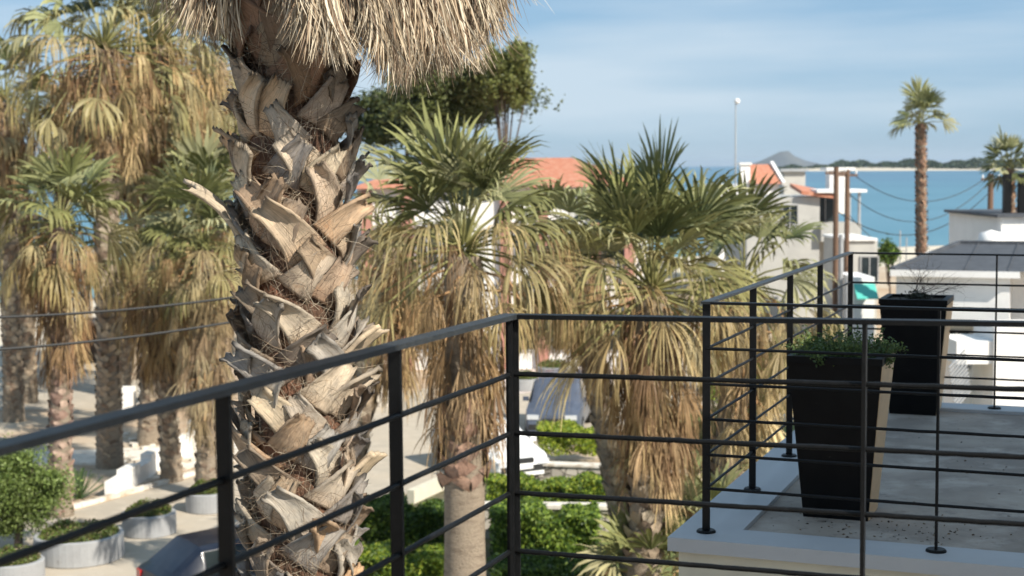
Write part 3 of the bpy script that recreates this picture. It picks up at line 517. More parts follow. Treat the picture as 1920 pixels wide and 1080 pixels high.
cl = pick([(0.62, 0.52, 0.38), (0.52, 0.42, 0.29), (0.70, 0.61, 0.47), (0.40, 0.30, 0.20), (0.26, 0.18, 0.12)], n) * np.repeat(ctone, per)[:, None]; mb.add(V, F, np.repeat(cl, (K + 1) * 2, 0)); mb.build('dead_thatch', M['straw'], hero)
# dense inner layer of old fronds behind the thatch, and the living crown above the frame
mb = MB()
for i in range(90):
    a = i * 2.4; A = np.array([HX, HY, rng.uniform(9.75, 10.3)]); 
    dead_leaf(mb, A, a, rng.uniform(0.5, 0.62), rng.uniform(0.25, 0.62), rng.uniform(0.0, 0.12), 16, 6, cols=[(0.30, 0.22, 0.14), (0.22, 0.15, 0.09), (0.40, 0.31, 0.2)])
mb.build('dead_fronds', M['leafd'], hero)
mb = MB()
for i in range(26): green_leaf(mb, np.array([HX, HY, 10.7]), i * 2.4, R_(80 - 80 * i / 26), 0.8, 0.9, i / 26, 24, 6, 0.7)
mb.build('crown', M['leafg'], hero)
# long protruding petiole stub at the left
# ------------------------------------------------------------------ near railing
nr_ = thing('balcony_railing', 'black iron railing in front, turning a corner behind the big palm trunk', 'railing', at(960, 1080, 4.1))
pc = lambda px, py, Y: at(px, py, Y)
sp = [((-25, 838), 2.15), ((418, 731), 2.74), ((740, 651), 3.44), ((960, 592), 4.1)]
left_dir = nrm([0.367, 0.93, 0]); A = at(960, 592, 4.1); front_dir = nrm([0.93, -0.30, 0])
def rail_pt(px, Y, dy): return at(px, 0, Y)
corner = at(960, 592, 4.1); Lp0 = at(418, 732, 2.74); Lend = Lp0 + (Lp0 - corner) * 1.0
mb = MB(); bar(mb, Lend, corner, 0.045, 0.013); mb.build('handrail', M['iron_top'], nr_)
FR = at(1920, 607, 3.62); Fend = FR + (FR - corner) * 0.3
mb = MB(); bar(mb, corner + nrm(FR - corner) * 0.0 - [0, 0, 0.0015], Fend, 0.042, 0.0125); mb.build('handrail', M['iron'], nr_)
lv_c = [701, 811, 923, 1032, 1142, 1252]; lv_p2 = [900, 1061, 1222, 1383, 1544, 1705]; lv_r = [730, 857, 983, 1109, 1236, 1362]
def roughrod(p0, p1, r_, n=60):
    t = np.linspace(0, 1, n)[:, None]; mb = MB(); tube(mb, np.asarray(p0) * (1 - t) + np.asarray(p1) * t + rng.normal(0, 0.0004, (n, 3)), r_ + rng.normal(0, 0.00025, n), 10); return mb
for a, b_, c_ in zip(lv_c, lv_p2, lv_r):
    cpt = at(960, a, 4.1); lpt = at(418, b_, 2.74); roughrod(lpt + (lpt - cpt), cpt, 0.0072).build('rail_bar', M['iron'], nr_, smooth=True)
    rpt = at(1920, c_, 3.62); roughrod(cpt, rpt + (rpt - cpt) * 0.3, 0.0070).build('rail_bar', M['iron'], nr_, smooth=True)
ld = nrm(corner - Lp0); lperp = nrm([ld[1], -ld[0], 0]); fd = nrm(FR - corner); 
def post(top, w_, th, wdir, length=1.12):
    wdir = nrm([wdir[0], wdir[1], 0]); o_ = np.array([-wdir[1], wdir[0], 0]); mb = MB()
    return box(mb, top + np.array([0, 0, -length / 2]), (w_, th, length), axes=[wdir, o_, [0, 0, 1.0]])
for px, y, Y in ((740, 651, 3.44), (418, 732, 2.74)):
    post(at(px, y, Y) + [0, 0, -0.007], 0.031, 0.010, lperp).build('post', M['iron'], nr_)
post(Lp0 - ld * 0.78 + [0, 0, -0.007], 0.031, 0.010, lperp).build('post', M['iron'], nr_)
post(corner + [0, 0, 0.006], 0.036, 0.012, (1, -0.1, 0)).build('post', M['iron'], nr_)
post(corner + [-0.004, -0.012, 0.0045], 0.012, 0.030, (1, -0.1, 0)).build('post', M['iron'], nr_)
f1 = corner + (FR - corner) * ((at(1618, 600, 3.78)[0]) / FR[0]); post(f1 + [0, 0, -0.007], 0.034, 0.010, (-fd[1] * -1, fd[0] * -1, 0) if False else (0.36, 1.0, 0)).build('post', M['iron'], nr_)
# ------------------------------------------------------------------ neighbouring terrace
FZ = at(1324, 995, 7.0)[2] - 0.006                # coping top
SD = nrm([0.372, 0.928, 0]); FDn = nrm([0.928, -0.372, 0])
O = at(1324, 995, 7.0); O[2] = FZ
def TP(s, f, z=0.0): return O + SD * s + FDn * f + np.array([0, 0, z])    # s back, f right
bld = thing('apartment_building', 'neighbouring building with a grey terrace floor, pale coping and cream wall', 'building', (O[0], O[1], 0))
x0, x1, y0, y1 = -0.145, 4.2, -0.16, 4.36
def tbox(mb, s0, s1, f0, f1, z0, z1):
    P = [TP(s0, f0)[:2], TP(s0, f1)[:2], TP(s1, f1)[:2], TP(s1, f0)[:2]]; return prism(mb, P, z0, z1)
mb = MB(); tbox(mb, y0, y0 + 0.26, x0, x1, FZ - 0.065, FZ); tbox(mb, y0 + 0.26, y1 - 0.26, x0, x0 + 0.30, FZ - 0.065, FZ); tbox(mb, y1 - 0.26, y1, x0, x1, FZ - 0.065, FZ); mb.build('coping', M['coping'], bld)
mb = MB(); tbox(mb, y0 + 0.262, y1 - 0.262, x0 + 0.302, x1, FZ - 0.30, FZ - 0.022); mb.build('terrace_floor', M['terrace'], bld)
mb = MB(); tbox(mb, y0 + 0.035, y0 + 0.235, x0 + 0.045, x1, 0, FZ - 0.066); tbox(mb, y0 + 0.236, y1 - 0.04, x0 + 0.045, x0 + 0.25, 0, FZ - 0.066); mb.build('wall', M['cream'], bld)
# room wing beside the terrace (outside the frame; it shades the terrace)
mb = MB(); tbox(mb, -1.6, 4.2, 2.62, 6.5, 0, FZ + 2.75); mb.build('wing_wall', M['white'], bld)
nbr = thing('balcony_railing', 'black iron railing with base flanges round the neighbouring terrace', 'railing', O)
HT = 1.098; lev = [1.098 - q for q in (0.218, 0.386, 0.555, 0.725, 0.888)]
SB = 4.2; FE = 4.1
mb = MB(); bar(mb, TP(-0.02, 0, HT), TP(SB, 0, HT), 0.045, 0.012); mb.build('handrail', M['iron_top'], nbr)
mb = MB(); bar(mb, TP(0, -0.01, HT - 0.002), TP(0, FE, HT - 0.002), 0.04, 0.012); mb.build('handrail', M['iron'], nbr)
mb = MB(); bar(mb, TP(SB, 0, HT - 0.003), TP(SB, FE, HT - 0.003), 0.04, 0.012); mb.build('handrail', M['iron'], nbr)
for z in lev:
    roughrod(TP(0, 0, z), TP(0, FE, z), 0.0072).build('rail_bar', M['iron'], nbr, smooth=True)
    roughrod(TP(0, 0, z), TP(SB, 0, z), 0.0072).build('rail_bar', M['iron'], nbr, smooth=True)
    roughrod(TP(SB, 0, z), TP(SB, FE, z), 0.0072).build('rail_bar', M['iron'], nbr, smooth=True)
def npost(s, f, wdir, w_=0.036):
    p = post(TP(s, f, HT - 0.008), w_, 0.011, wdir, HT - 0.008).build('post', M['iron'], nbr); fl = MB(); lathe(fl, TP(s, f), [(0, 0.012), (0.04, 0.012), (0.046, 0.006), (0.046, 0.0)], 24); 
    fl.build('flange', M['iron'], nbr, smooth=False)
for s in (0, 0.99, 1.98, 2.97, 4.2): npost(s, 0, FDn)
for f in (1.06, 2.2): npost(0, f, SD, 0.034)
for f in (1.02, 2.0): npost(SB, f, SD, 0.034)
mb = MB(); n = 260; sf = np.c_[rng.uniform(0.2, 4, n), rng.uniform(0.2, 2.4, n)]; sf[:150] = np.c_[rng.normal(.45, .16, 150), rng.normal(.75, .28, 150)]
P = np.array([TP(a, b_, -0.0195) for a, b_ in sf if b_ > .2 and a > .2]); leafquads(mb, P, 0.008, pick([(0.12, 0.08, 0.05), (0.2, 0.14, 0.08), (0.06, 0.045, 0.03)], len(P)), flat=0.96); mb.build('fallen_leaves', M['leaf'], kind='stuff', label='small dry leaf litter on the terrace floor by the planters', cat='leaf litter')
# planters
def planter(px, py, label, gr, s=1.0):
    P = g(px, py, FZ - 0.022); H = 0.79 * s; w_ = 0.455 * s; rz = math.atan2(FDn[1], FDn[0]); root = thing('planter', label, 'planter', P, rz, gr); T = 0.70
    mb = MB(); box(mb, (0, 0, H / 2), (w_, w_, H), taper=T); o = mb.build('pot', M['blackpot'], root, local=True)
    # hollow rim: four lip strips and recessed soil
    mb = MB(); t_ = 0.03; a = w_ / 2
    for cx, cy, sx_, sy_ in ((0, -a + t_ / 2, w_ + 0.012, t_ + 0.012), (0, a - t_ / 2, w_ + 0.012, t_ + 0.012), (-a + t_ / 2, 0, t_ + 0.012, w_ - 2 * t_ - 0.012), (a - t_ / 2, 0, t_ + 0.012, w_ - 2 * t_ - 0.012)): box(mb, (cx, cy, H + 0.012), (sx_, sy_, 0.035))
    mb.build('rim', M['blackpot'], root, local=True)
    mb = MB(); box(mb, (0, 0, H + 0.004), (w_ - 2 * t_ - 0.012, w_ - 2 * t_ - 0.012, 0.012)); mb.build('soil', M['soil'], root, local=True)
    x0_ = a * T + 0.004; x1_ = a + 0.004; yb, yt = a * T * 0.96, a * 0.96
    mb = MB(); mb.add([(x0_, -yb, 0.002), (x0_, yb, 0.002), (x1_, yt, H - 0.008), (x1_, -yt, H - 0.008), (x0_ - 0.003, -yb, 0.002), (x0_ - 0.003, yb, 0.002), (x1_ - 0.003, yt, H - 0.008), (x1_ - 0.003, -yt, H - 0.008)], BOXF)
    mb.build('side_glare', M['tanglare'], root, local=True); return P, H  # added thin sheet, painted with the glare on the pot's right face
PG = 'tapered black planters on the neighbouring terrace'
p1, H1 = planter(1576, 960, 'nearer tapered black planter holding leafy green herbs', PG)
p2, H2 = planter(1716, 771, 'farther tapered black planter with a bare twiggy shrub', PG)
# leafy plant in near planter
mb = MB(); c = p1 + np.array([0, 0, H1]); 
for i in range(150):
    b0 = c + np.array([rng.uniform(-0.2, 0.2), rng.uniform(-0.2, 0.2), 0]); d = nrm([rng.normal(0.0, 0.5), rng.normal(0, 0.4), rng.uniform(0.5, 1.0)]); L_ = rng.uniform(0.06, 0.17)
    pts = [b0 + d * L_ * t + np.array([0, 0, -0.08 * t * t * abs(d[0])]) for t in np.linspace(0, 1, 5)]; tube(mb, pts, [0.002, 0.0018, 0.0015, 0.001, 0.0006], 4, col=np.array([0.09, 0.10, 0.04]), cap=False)
    Pp = np.repeat(np.array(pts), 12, 0) + rng.normal(0, 0.012, (60, 3)); leafquads(mb, Pp, 0.009, pick([(0.06, 0.10, 0.03), (0.09, 0.14, 0.04), (0.14, 0.19, 0.05)], 60))
mb.build('herb_plant', M['leaf'], label='trailing green herb plant growing in the nearer black planter', cat='plant')
# bare shrub in far planter
mb = MB(); c = p2 + np.array([0, 0, H2]); 
def twig(p, d, L_, r_, lv):
    pts = [p]; 
    for k in range(4): d = nrm(d + rng.normal(0, 0.16, 3)); p = p + d * L_ / 4; pts.append(p)
    tube(mb, pts, np.linspace(r_, r_ * 0.55, 5), 5, col=np.array([0.05, 0.035, 0.03]), cap=False)
    if lv:
        for _ in range(3 if lv > 1 else 2): q = pts[rng.integers(2, 5)]; twig(q, nrm(d + rng.normal(0, 0.55, 3) + [0, 0, 0.15]), L_ * rng.uniform(0.5, 0.75), r_ * 0.5, lv - 1)
for i in range(9): twig(c + np.array([rng.uniform(-.08, .08), rng.uniform(-.06, .06), 0]), nrm([rng.normal(0, 0.75), rng.normal(0, 0.4), 0.8]), rng.uniform(0.13, 0.21), 0.0035, 3)
leafquads(mb, c + rng.normal(0, 1, (500, 3)) * [0.04, 0.04, 0.025] + [0, 0, 0.02], 0.012, pick([(0.03, 0.035, 0.02), (0.05, 0.05, 0.03)], 500))
mb.build('bare_shrub', M['leaf'], label='leafless dark twiggy shrub growing in the farther black planter', cat='shrub')
# our own building behind and beside the camera (shades the near railing)
own = thing('apartment_building', 'white building behind the viewpoint that shades the near railing', 'building', (2.5, -3, 0))
mb = MB(); Q = lambda s, f: (np.array([0.0, 0.0, 0]) + SD * s + FDn * f)[:2]
prism(mb, [Q(-9, 1.3), Q(-9, 9), Q(1.9, 9), Q(1.9, 1.3)], 0, 10.55); mb.build('wall', M['white'], own)
mb = MB(); prism(mb, [Q(-9, -3), Q(-9, 1.28), Q(0.75, 1.28), Q(0.75, -3)], 10.3, 10.5); mb.build('roof', M['white'], own)

# ------------------------------------------------------------------ buildings
def window(root, c, w_, h_, n, depth=0.08, mullions=1, fm='frame'):
    """window centred c, facing n (horizontal)"""
    n = nrm(n); s = np.cross([0, 0, 1.0], n); c = np.asarray(c, float); ax = [s, n, [0, 0, 1.0]]; mb = MB(); t = 0.06
    for a, b_ in ((-1, 0), (1, 0)): box(mb, c + s * a * (w_ / 2 - t / 2) + n * depth / 2, (t, depth, h_), axes=ax)
    for a in (-1, 1): box(mb, c + np.array([0, 0, a * (h_ / 2 - t / 2)]) + n * (depth / 2 - 0.002), (w_ - 2 * t - 0.002, depth, t), axes=ax)
    for k in range(mullions): box(mb, c + s * (w_ * ((k + 1) / (mullions + 1) - 0.5)) + n * (depth / 2 - 0.004), (t * 0.8, depth, h_ - 2 * t - 0.002), axes=ax)
    f = mb.build('window', M[fm], root); mb = MB(); box(mb, c + n * 0.025, (w_ - 0.1, 0.03, h_ - 0.1), axes=ax); mb.build('pane', M['glass'], f)
# white modern house, grey roof (right); its walls run parallel to the terrace
WY = 40; zc = lambda px, py, Y: at(px, py, Y)[2]
WO = at(1669, 506, WY); eave = WO[2]; wh = thing('house', 'white modern house with a dark grey hipped roof at the right edge', 'house', (WO[0], WO[1], 0))
def W2(s_, f_): return (WO + SD * s_ + FDn * f_)[:2]
def wbox(mb, s0, s1, f0, f1, z0, z1): return prism(mb, [W2(s0, f0), W2(s0, f1), W2(s1, f1), W2(s1, f0)], z0, z1)
def w3(s_, f_, z_): a = W2(s_, f_); return np.array([a[0], a[1], z_])
fs = 3.05; ff = 9.0; zb = eave - 1.33
mb = MB(); wbox(mb, .3, 9.2, .12, fs, zb, eave - 0.17); wbox(mb, 1.1, 9.2, fs + .003, ff, 0, eave - 0.17); wbox(mb, 2.2, 9.2, 1.0, fs - .003, 0, zb - .003); mb.build('wall', M['white'], wh)
mb = MB(); wbox(mb, 0, 9.5, 0, fs + .25, eave - .168, eave); wbox(mb, .8, 9.5, fs + .253, ff, eave - .168, eave - .002); mb.build('fascia', M['white'], wh)
rz_ = eave + .50; a0, a1, a2, a3 = w3(.05, .05, eave + .004), w3(.05, ff, eave + .004), w3(9.4, ff, eave + .004), w3(9.4, .05, eave + .004); r0, r1 = w3(4.7, 1.35, rz_), w3(4.7, ff, rz_)
mb = MB(); mb.add([a0, a1, r1, r0], [[0, 1, 2, 3]]); mb.add([a3, r0, r1, a2], [[0, 1, 2, 3]]); mb.add([a0, r0, a3], [[0, 1, 2]]); mb.build('roof', M['slate'], wh)
mb = MB(); bar(mb, r0 + [0, 0, .03], r1 + [0, 0, .03], .22, .08); bar(mb, r0 + [0, 0, .03], a0 + [0, 0, .03], .16, .06); mb.build('ridge_cap', M['slate'], wh)
for k in range(6): mb = MB(); f_ = 1.9 + k * 1.1; bar(mb, w3(.1, f_, eave + .02), w3(4.6, f_, rz_ + .01), .03, .03); mb.build('roof_seam', M['slate'], wh)
for f_ in (1.55, 2.45): window(wh, w3(2.2, f_, zb - 1.0), .8, 1.1, -SD)
window(wh, w3(1.1, fs + 1.2, eave - 1.4), 1.1, 1.1, -SD); window(wh, w3(1.1, fs + 1.1, 1.3), 1.4, 1.8, -SD); window(wh, w3(1.1, fs + 3.2, eave - 1.4), 1.1, 1.1, -SD)
# white low wall and stair in front of it
xw0 = at(1794, 640, 37)[0]; xw1 = at(1862, 640, 37)[0]; mb = MB(); zt = zc(1800, 640, 37); prism(mb, [(xw0, 37), (xw1, 37), (xw1, 38.6), (xw0, 38.6)], zc(1800, 683, 37), zt); 
prism(mb, [(xw1 + 0.003, 36.9), (at(1960, 600, 37)[0], 36.9), (at(1960, 600, 37)[0], 38.6), (xw1 + 0.003, 38.6)], 0, zc(1880, 612, 37))
prism(mb, [(xw0, 38.0), (xw0 + .25, 38.0), (xw0 + .25, 38.6), (xw0, 38.6)], 0, zc(1800, 683, 37) - .003); mb.build('garden_structure', M['white'], label='white flat-topped porch block in front of the grey-roofed house', cat='porch')
mb = MB()
for k in range(12):
    a = at(1779 + k * 1.0, 690 + 7 * k, 31); bar(mb, a, a + [.42, 0.3, 0.34], 0.03, 0.03)
mb.build('slatted_stair', M['steel'], label='grey slatted metal stair beyond the farther planter', cat='stair')
# white flat building behind with black posts
bz = at(1878, 410, 50); wb = thing('house', 'small white flat-topped building behind the grey roof at the right edge', 'house', (bz[0], 50, 0)); mb = MB()
prism(mb, [(bz[0], 50), (bz[0] + 8, 50), (bz[0] + 8, 56), (bz[0], 56)], 0, zc(1890, 408, 50)); mb.build('wall', M['white'], wb); mb = MB(); prism(mb, [(bz[0] - .2, 49.8), (bz[0] + 8, 49.8), (bz[0] + 8, 56), (bz[0] - .2, 56)], zc(1890, 407.5, 50), zc(1890, 402, 50)); mb.build('roof', M['slate'], wb)
mb = MB(); P = at(1858, 445, 50); lathe(mb, (P[0], 50, P[2] - 0.3), [(0.45, -6), (0.45, 0.2), (0.36, 0.45), (0, 0.55)], 20); mb.build('water_tank', M['white'], smooth=True, label='rounded white tank beside the small white building', cat='tank')
for k, (a, b_) in enumerate(((1879, 1892), (1907, 1922))):
    mb = MB(); A = at(a, 326, 51.5); B = at(b_, 326, 51.5); prism(mb, [(A[0], 51.2), (B[0], 51.2), (B[0], 51.45), (A[0], 51.45)], zc(1890, 405, 51.5) - 0.5, A[2])
    mb.build('screen_post', M['iron'], label=('left' if k == 0 else 'right') + ' black screen post beside the small palm at the right edge', cat='post')
# grey balcony house in the distance
GY = 80; gh = thing('house', 'grey house with terracotta roof and corner balcony in front of the sea', 'house', (at(1540, 500, GY)[0], GY, 0)); gx0 = at(1400, 400, GY)[0]; gx1 = at(1537, 400, GY)[0]; gx2 = at(1612, 400, GY)[0]; zr = zc(1540, 366, GY); zf = zc(1540, 452, GY)
mb = MB(); prism(mb, [(gx0, GY), (gx1, GY), (gx1, GY + 8), (gx0, GY + 8)], 0, zr - .1); prism(mb, [(gx1 + .003, GY + 2.2), (gx2 - 1.4, GY + 2.2), (gx2 - 1.4, GY + 8), (gx1 + .003, GY + 8)], 0, zr - .1)
prism(mb, [(gx1 + .003, GY - .4), (gx2, GY - .4), (gx2, GY + 2.19), (gx1 + .003, GY + 2.19)], zf, zf + .95); mb.build('wall', M['greyw'], gh)
mb = MB(); gr0 = at(1500, 400, GY)[0]; mb.add([(gr0, GY - .4, zr + .25), (gx1 + .9, GY - .4, zr - .02), (gx1 + .9, GY + 3, zr + .2), (gr0, GY + 3, zr + .62), (gr0, GY - .4, zr + .05), (gx1 + .9, GY - .4, zr - .2), (gx1 + .9, GY + 3, zr + .0), (gr0, GY + 3, zr + .4)], BOXF); mb.build('roof', M['tile'], gh)
mb = MB(); box(mb, ((gx1 + gx2) / 2, GY + .9, zr + .22), (gx2 - gx1 + .5, 2.9, .16)); mb.build('balcony_canopy', M['white'], gh)
mb = MB(); tube(mb, [(gx2 - .1, GY - .3, zf + .95), (gx2 - .1, GY - .3, zr + .14)], .08, 8); tube(mb, [(gx2 - .1, GY + 2, zf + .95), (gx2 - .1, GY + 2, zr + .14)], .08, 8); mb.build('balcony_post', M['steel'], gh)
window(gh, (gx1 + .75, GY + 2.2, (zr + zf) / 2 + .3), 1.3, 2.0, (0, -1, 0)); window(gh, (gx1 - 1.6, GY, (zr + zf) / 2 + .2), .9, 1.1, (0, -1, 0)); window(gh, (gx1 - 3.8, GY, (zr + zf) / 2 + .2), .9, 1.1, (0, -1, 0))
mb = MB(); cx = at(1570, 350, GY + 4); box(mb, (cx[0], GY + 4, cx[2] - .3), (1.1, 1.1, 2.4)); box(mb, (cx[0], GY + 4, cx[2] + 1.0), (1.6, 1.6, .15)); mb.build('chimney', M['white'], gh)
# orange gable left of it
OY = 95; A = at(1405, 345, OY); B = at(1468, 345, OY); oh = thing('house', 'house with steep orange tiled roof just left of the far hill', 'house', (A[0], OY, 0)); zt = zc(1430, 308, OY)
mb = MB(); mb.add([(A[0], OY, A[2]), (B[0], OY, A[2]), (B[0] - .25, OY + 3, zt), (A[0] + .5, OY + 3, zt)], [[0, 1, 2, 3]]); mb.add([(B[0], OY, A[2]), (B[0], OY + 6, A[2]), (B[0] - .25, OY + 3, zt)], [[0, 1, 2]]); mb.build('roof', M['tile'], oh)
mb = MB(); prism(mb, [(A[0] - 2, OY + .4), (B[0] - .2, OY + .4), (B[0] - .2, OY + 7), (A[0] - 2, OY + 7)], 0, A[2] - .05); bar(mb, (B[0] + .06, OY, A[2]), (B[0] - .2, OY + 3, zt + .1), .2, .2); mb.build('wall', M['white'], oh)
A = at(1396, 312, OY + 1); mb = MB(); box(mb, (A[0], OY + 1, A[2] - 1.1), (0.6, .8, 2.4)); box(mb, (A[0], OY + 1, A[2] + .17), (.8, 1.0, .14)); mb.build('chimney', M['white'], oh)
# grey low roof next to it
A = at(1470, 350, 105); B = at(1510, 350, 105); mb = MB(); prism(mb, [(A[0], 105), (B[0], 105), (B[0], 111), (A[0], 111)], 0, zc(1490, 322, 105)); hs = thing('house', 'pale grey seaside house beyond the orange roof', 'house', (A[0], 105, 0)); mb.build('wall', M['greyw'], hs)
mb = MB(); prism(mb, [(A[0] - .3, 104.7), (B[0] + .2, 104.7), (B[0] + .2, 111), (A[0] - .3, 111)], zc(1490, 321.5, 105), zc(1490, 317, 105)); mb.build('roof', M['steel'], hs)
# annex, white, below
AY = 72; a0 = at(1585, 480, AY)[0]; a1 = at(1640, 480, AY)[0]; an = thing('house', 'low pale annex with a dark garage opening below the balcony house', 'house', (a0, AY, 0)); mb = MB(); prism(mb, [(a0, AY), (a1, AY), (a1, AY + 5), (a0, AY + 5)], 0, zc(1600, 452, AY)); prism(mb, [(a1 + .003, AY + 1.5), (a1 + .5, AY + 1.5), (a1 + .5, AY + 5), (a1 + .003, AY + 5)], 0, zc(1600, 455, AY)); mb.build('wall', M['greyw'], an)
window(an, ((a0 + a1) / 2 + .45, AY, zc(1630, 505, AY)), .9, 1.3, (0, -1, 0)); mb = MB(); prism(mb, [(a0 - .1, AY - .15), (a1 + .1, AY - .15), (a1 + .1, AY + 5), (a0 - .1, AY + 5)], zc(1600, 451.5, AY), zc(1600, 447, AY)); mb.build('roof', M['white'], an)
# kiosk with teal awning
KY = 60; a = at(1600, 530, KY)[0]; b_ = at(1640, 530, KY)[0]; kk_ = thing('kiosk', 'small white kiosk with a teal awning beyond the terrace railing', 'kiosk', (a, KY, 0)); mb = MB(); prism(mb, [(a, KY), (b_, KY), (b_, KY + 3), (a, KY + 3)], 0, zc(1620, 520, KY)); mb.build('wall', M['white'], kk_)
mb = MB(); z1_ = zc(1620, 532, KY); z0_ = zc(1620, 556, KY); mb.add([(a, KY - .02, z1_), (b_, KY - .02, z1_), (b_, KY - .7, z0_), (a, KY - .7, z0_), (a, KY - .02, z1_ - .05), (b_, KY - .02, z1_ - .05), (b_, KY - .7, z0_ - .05), (a, KY - .7, z0_ - .05)], BOXF); mb.build('awning', mat('teal canvas', (0.08, 0.45, 0.38), 0.7), kk_)
# salmon and white building behind palms B and C
SY = 62; s0 = at(672, 500, SY)[0]; s1 = at(1215, 500, SY)[0]; sb = thing('house', 'white two-storey building with salmon pilasters and orange tiled roof behind the middle palms', 'house', ((s0 + s1) / 2, SY, 0)); zr = zc(960, 352, SY)
mb = MB(); prism(mb, [(s0, SY), (s1, SY), (s1, SY + 9), (s0, SY + 9)], 0, zr); mb.build('wall', M['white'], sb)
mb = MB(); mb.add([(s0 - .4, SY - .5, zr + .01), (s1 + .4, SY - .5, zr + .01), (s1 - 3, SY + 4.5, zr + 1.25), (s0 + 3, SY + 4.5, zr + 1.25)], [[0, 1, 2, 3]]); mb.add([(s0 - .4, SY - .5, zr + .01), (s0 + 3, SY + 4.5, zr + 1.25), (s0 - .4, SY + 9.5, zr + .01)], [[0, 1, 2]]); mb.add([(s1 + .4, SY - .5, zr + .01), (s1 + .4, SY + 9.5, zr + .01), (s1 - 3, SY + 4.5, zr + 1.25)], [[0, 1, 2]]); mb.build('roof', M['tile'], sb)
for px in (690, 765, 948, 1018, 1118, 1180):
    mb = MB(); x = at(px, 500, SY)[0]; box(mb, (x, SY - .12, zr / 2 - .05), (.42, .24, zr - .1)); mb.build('pilaster', M['salmon'], sb)
for px in (725, 800, 850, 985, 1068, 1150):
    for py in (460, 620): x = at(px, py, SY)[0]; window(sb, (x, SY, zc(px, py, SY)), 1.0 if px != 1068 else 1.5, 1.7, (0, -1, 0))
mb = MB(); box(mb, (at(800, 540, SY)[0], SY - .6, zc(800, 540, SY)), (2.6, 1.2, .18)); mb.build('balcony', M['greyw'], sb)
# wood of low houses on far left: white wall piece, dark hut
mb = MB(); A = g(222, 770); box(mb, (A[0] + .3, A[1], .42), (.55, .5, .84)); mb.build('bollard_block', M['white2'], label='left of the two white masonry blocks between the speckled palm trunks', cat='block', group='white masonry blocks'); mb = MB(); box(mb, (A[0] + 1.05, A[1] - .1, .45), (.5, .5, .9)); mb.build('bollard_block', M['white2'], label='right of the two white masonry blocks between the speckled palm trunks', cat='block', group='white masonry blocks')

# ------------------------------------------------------------------ vegetation masses
def hedge(name, label, cat, pts, w_, h_, n, cols, size=0.05, z=0.0):
    mb = MB(); pts = np.array([p[:2] for p in pts]); seg = np.linalg.norm(np.diff(pts, axis=0), axis=1); tot = seg.sum(); s = rng.uniform(0, tot, n); cs = np.r_[0, np.cumsum(seg)]
    X = np.interp(s, cs, pts[:, 0]); Y = np.interp(s, cs, pts[:, 1]); hh = h_ * (1 + 0.13 * np.sin(s * 3.1) + 0.1 * np.sin(s * 7.7 + 1)); 
    u = rng.uniform(-1, 1, n); v = rng.uniform(0, 1, n); m_ = rng.uniform(size=n); u = np.where(m_ < .35, np.sign(u) * (1 - abs(rng.normal(0, .07, n))), u); v = np.where(m_ > .6, 1 - abs(rng.normal(0, .07, n)), v)
    k = 1 + 0.12 * np.sin(s * 5 + v * 4); P = np.c_[X + rng.normal(0, .05, n), Y + u * w_ / 2 * k, z + v * hh]
    leafquads(mb, P, size, pick(cols, n, .3)); 
    core = MB(); 
    o = mb.build(name, M['leaf'], label=label, cat=cat); return o
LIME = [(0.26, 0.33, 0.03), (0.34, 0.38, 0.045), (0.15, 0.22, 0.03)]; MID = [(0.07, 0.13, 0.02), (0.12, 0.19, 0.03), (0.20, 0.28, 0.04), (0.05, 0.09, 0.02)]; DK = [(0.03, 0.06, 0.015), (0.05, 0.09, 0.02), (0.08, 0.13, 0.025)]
hedge('hedge', 'bright lime-green low hedge on top of the stone wall', 'hedge', [g(1012, 872), g(1150, 874)], 1.6, 0.62, 9000, LIME, .05, .45)
hedge('hedge', 'yellow-green hedge row in front of the upper stone wall', 'hedge', [g(915, 945), g(1150, 948)], 1.0, 0.62, 12000, LIME + MID, .05)
hedge('hedge', 'rounded leafy hedge in front of the capped stone wall right of the corner post', 'hedge', [g(925, 1045), g(1118, 1040)], 1.3, 1.0, 20000, MID + [(0.25, 0.34, 0.05)], .055)
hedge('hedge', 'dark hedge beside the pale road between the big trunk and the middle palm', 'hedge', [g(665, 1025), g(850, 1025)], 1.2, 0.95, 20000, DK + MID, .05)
hedge('shrub', 'lime-topped shrubs at the bottom edge left of the middle palm', 'shrub', [g(650, 1105), g(760, 1110), g(835, 1100)], 1.2, 0.75, 12000, LIME + MID, .05)
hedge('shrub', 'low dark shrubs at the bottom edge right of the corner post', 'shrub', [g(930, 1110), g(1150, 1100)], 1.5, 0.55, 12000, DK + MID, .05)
hedge('hedge', 'clipped yellow-green hedge beyond the lawn seen through the terrace railing', 'hedge', [g(1325, 738), g(1500, 725)], 1.5, 1.3, 12000, LIME + MID, .07)
hedge('hedge', 'dark hedge behind the slatted stair at the right', 'hedge', [(13.3, 41), (16, 41)], 1.2, 1.6, 9000, DK, .06)
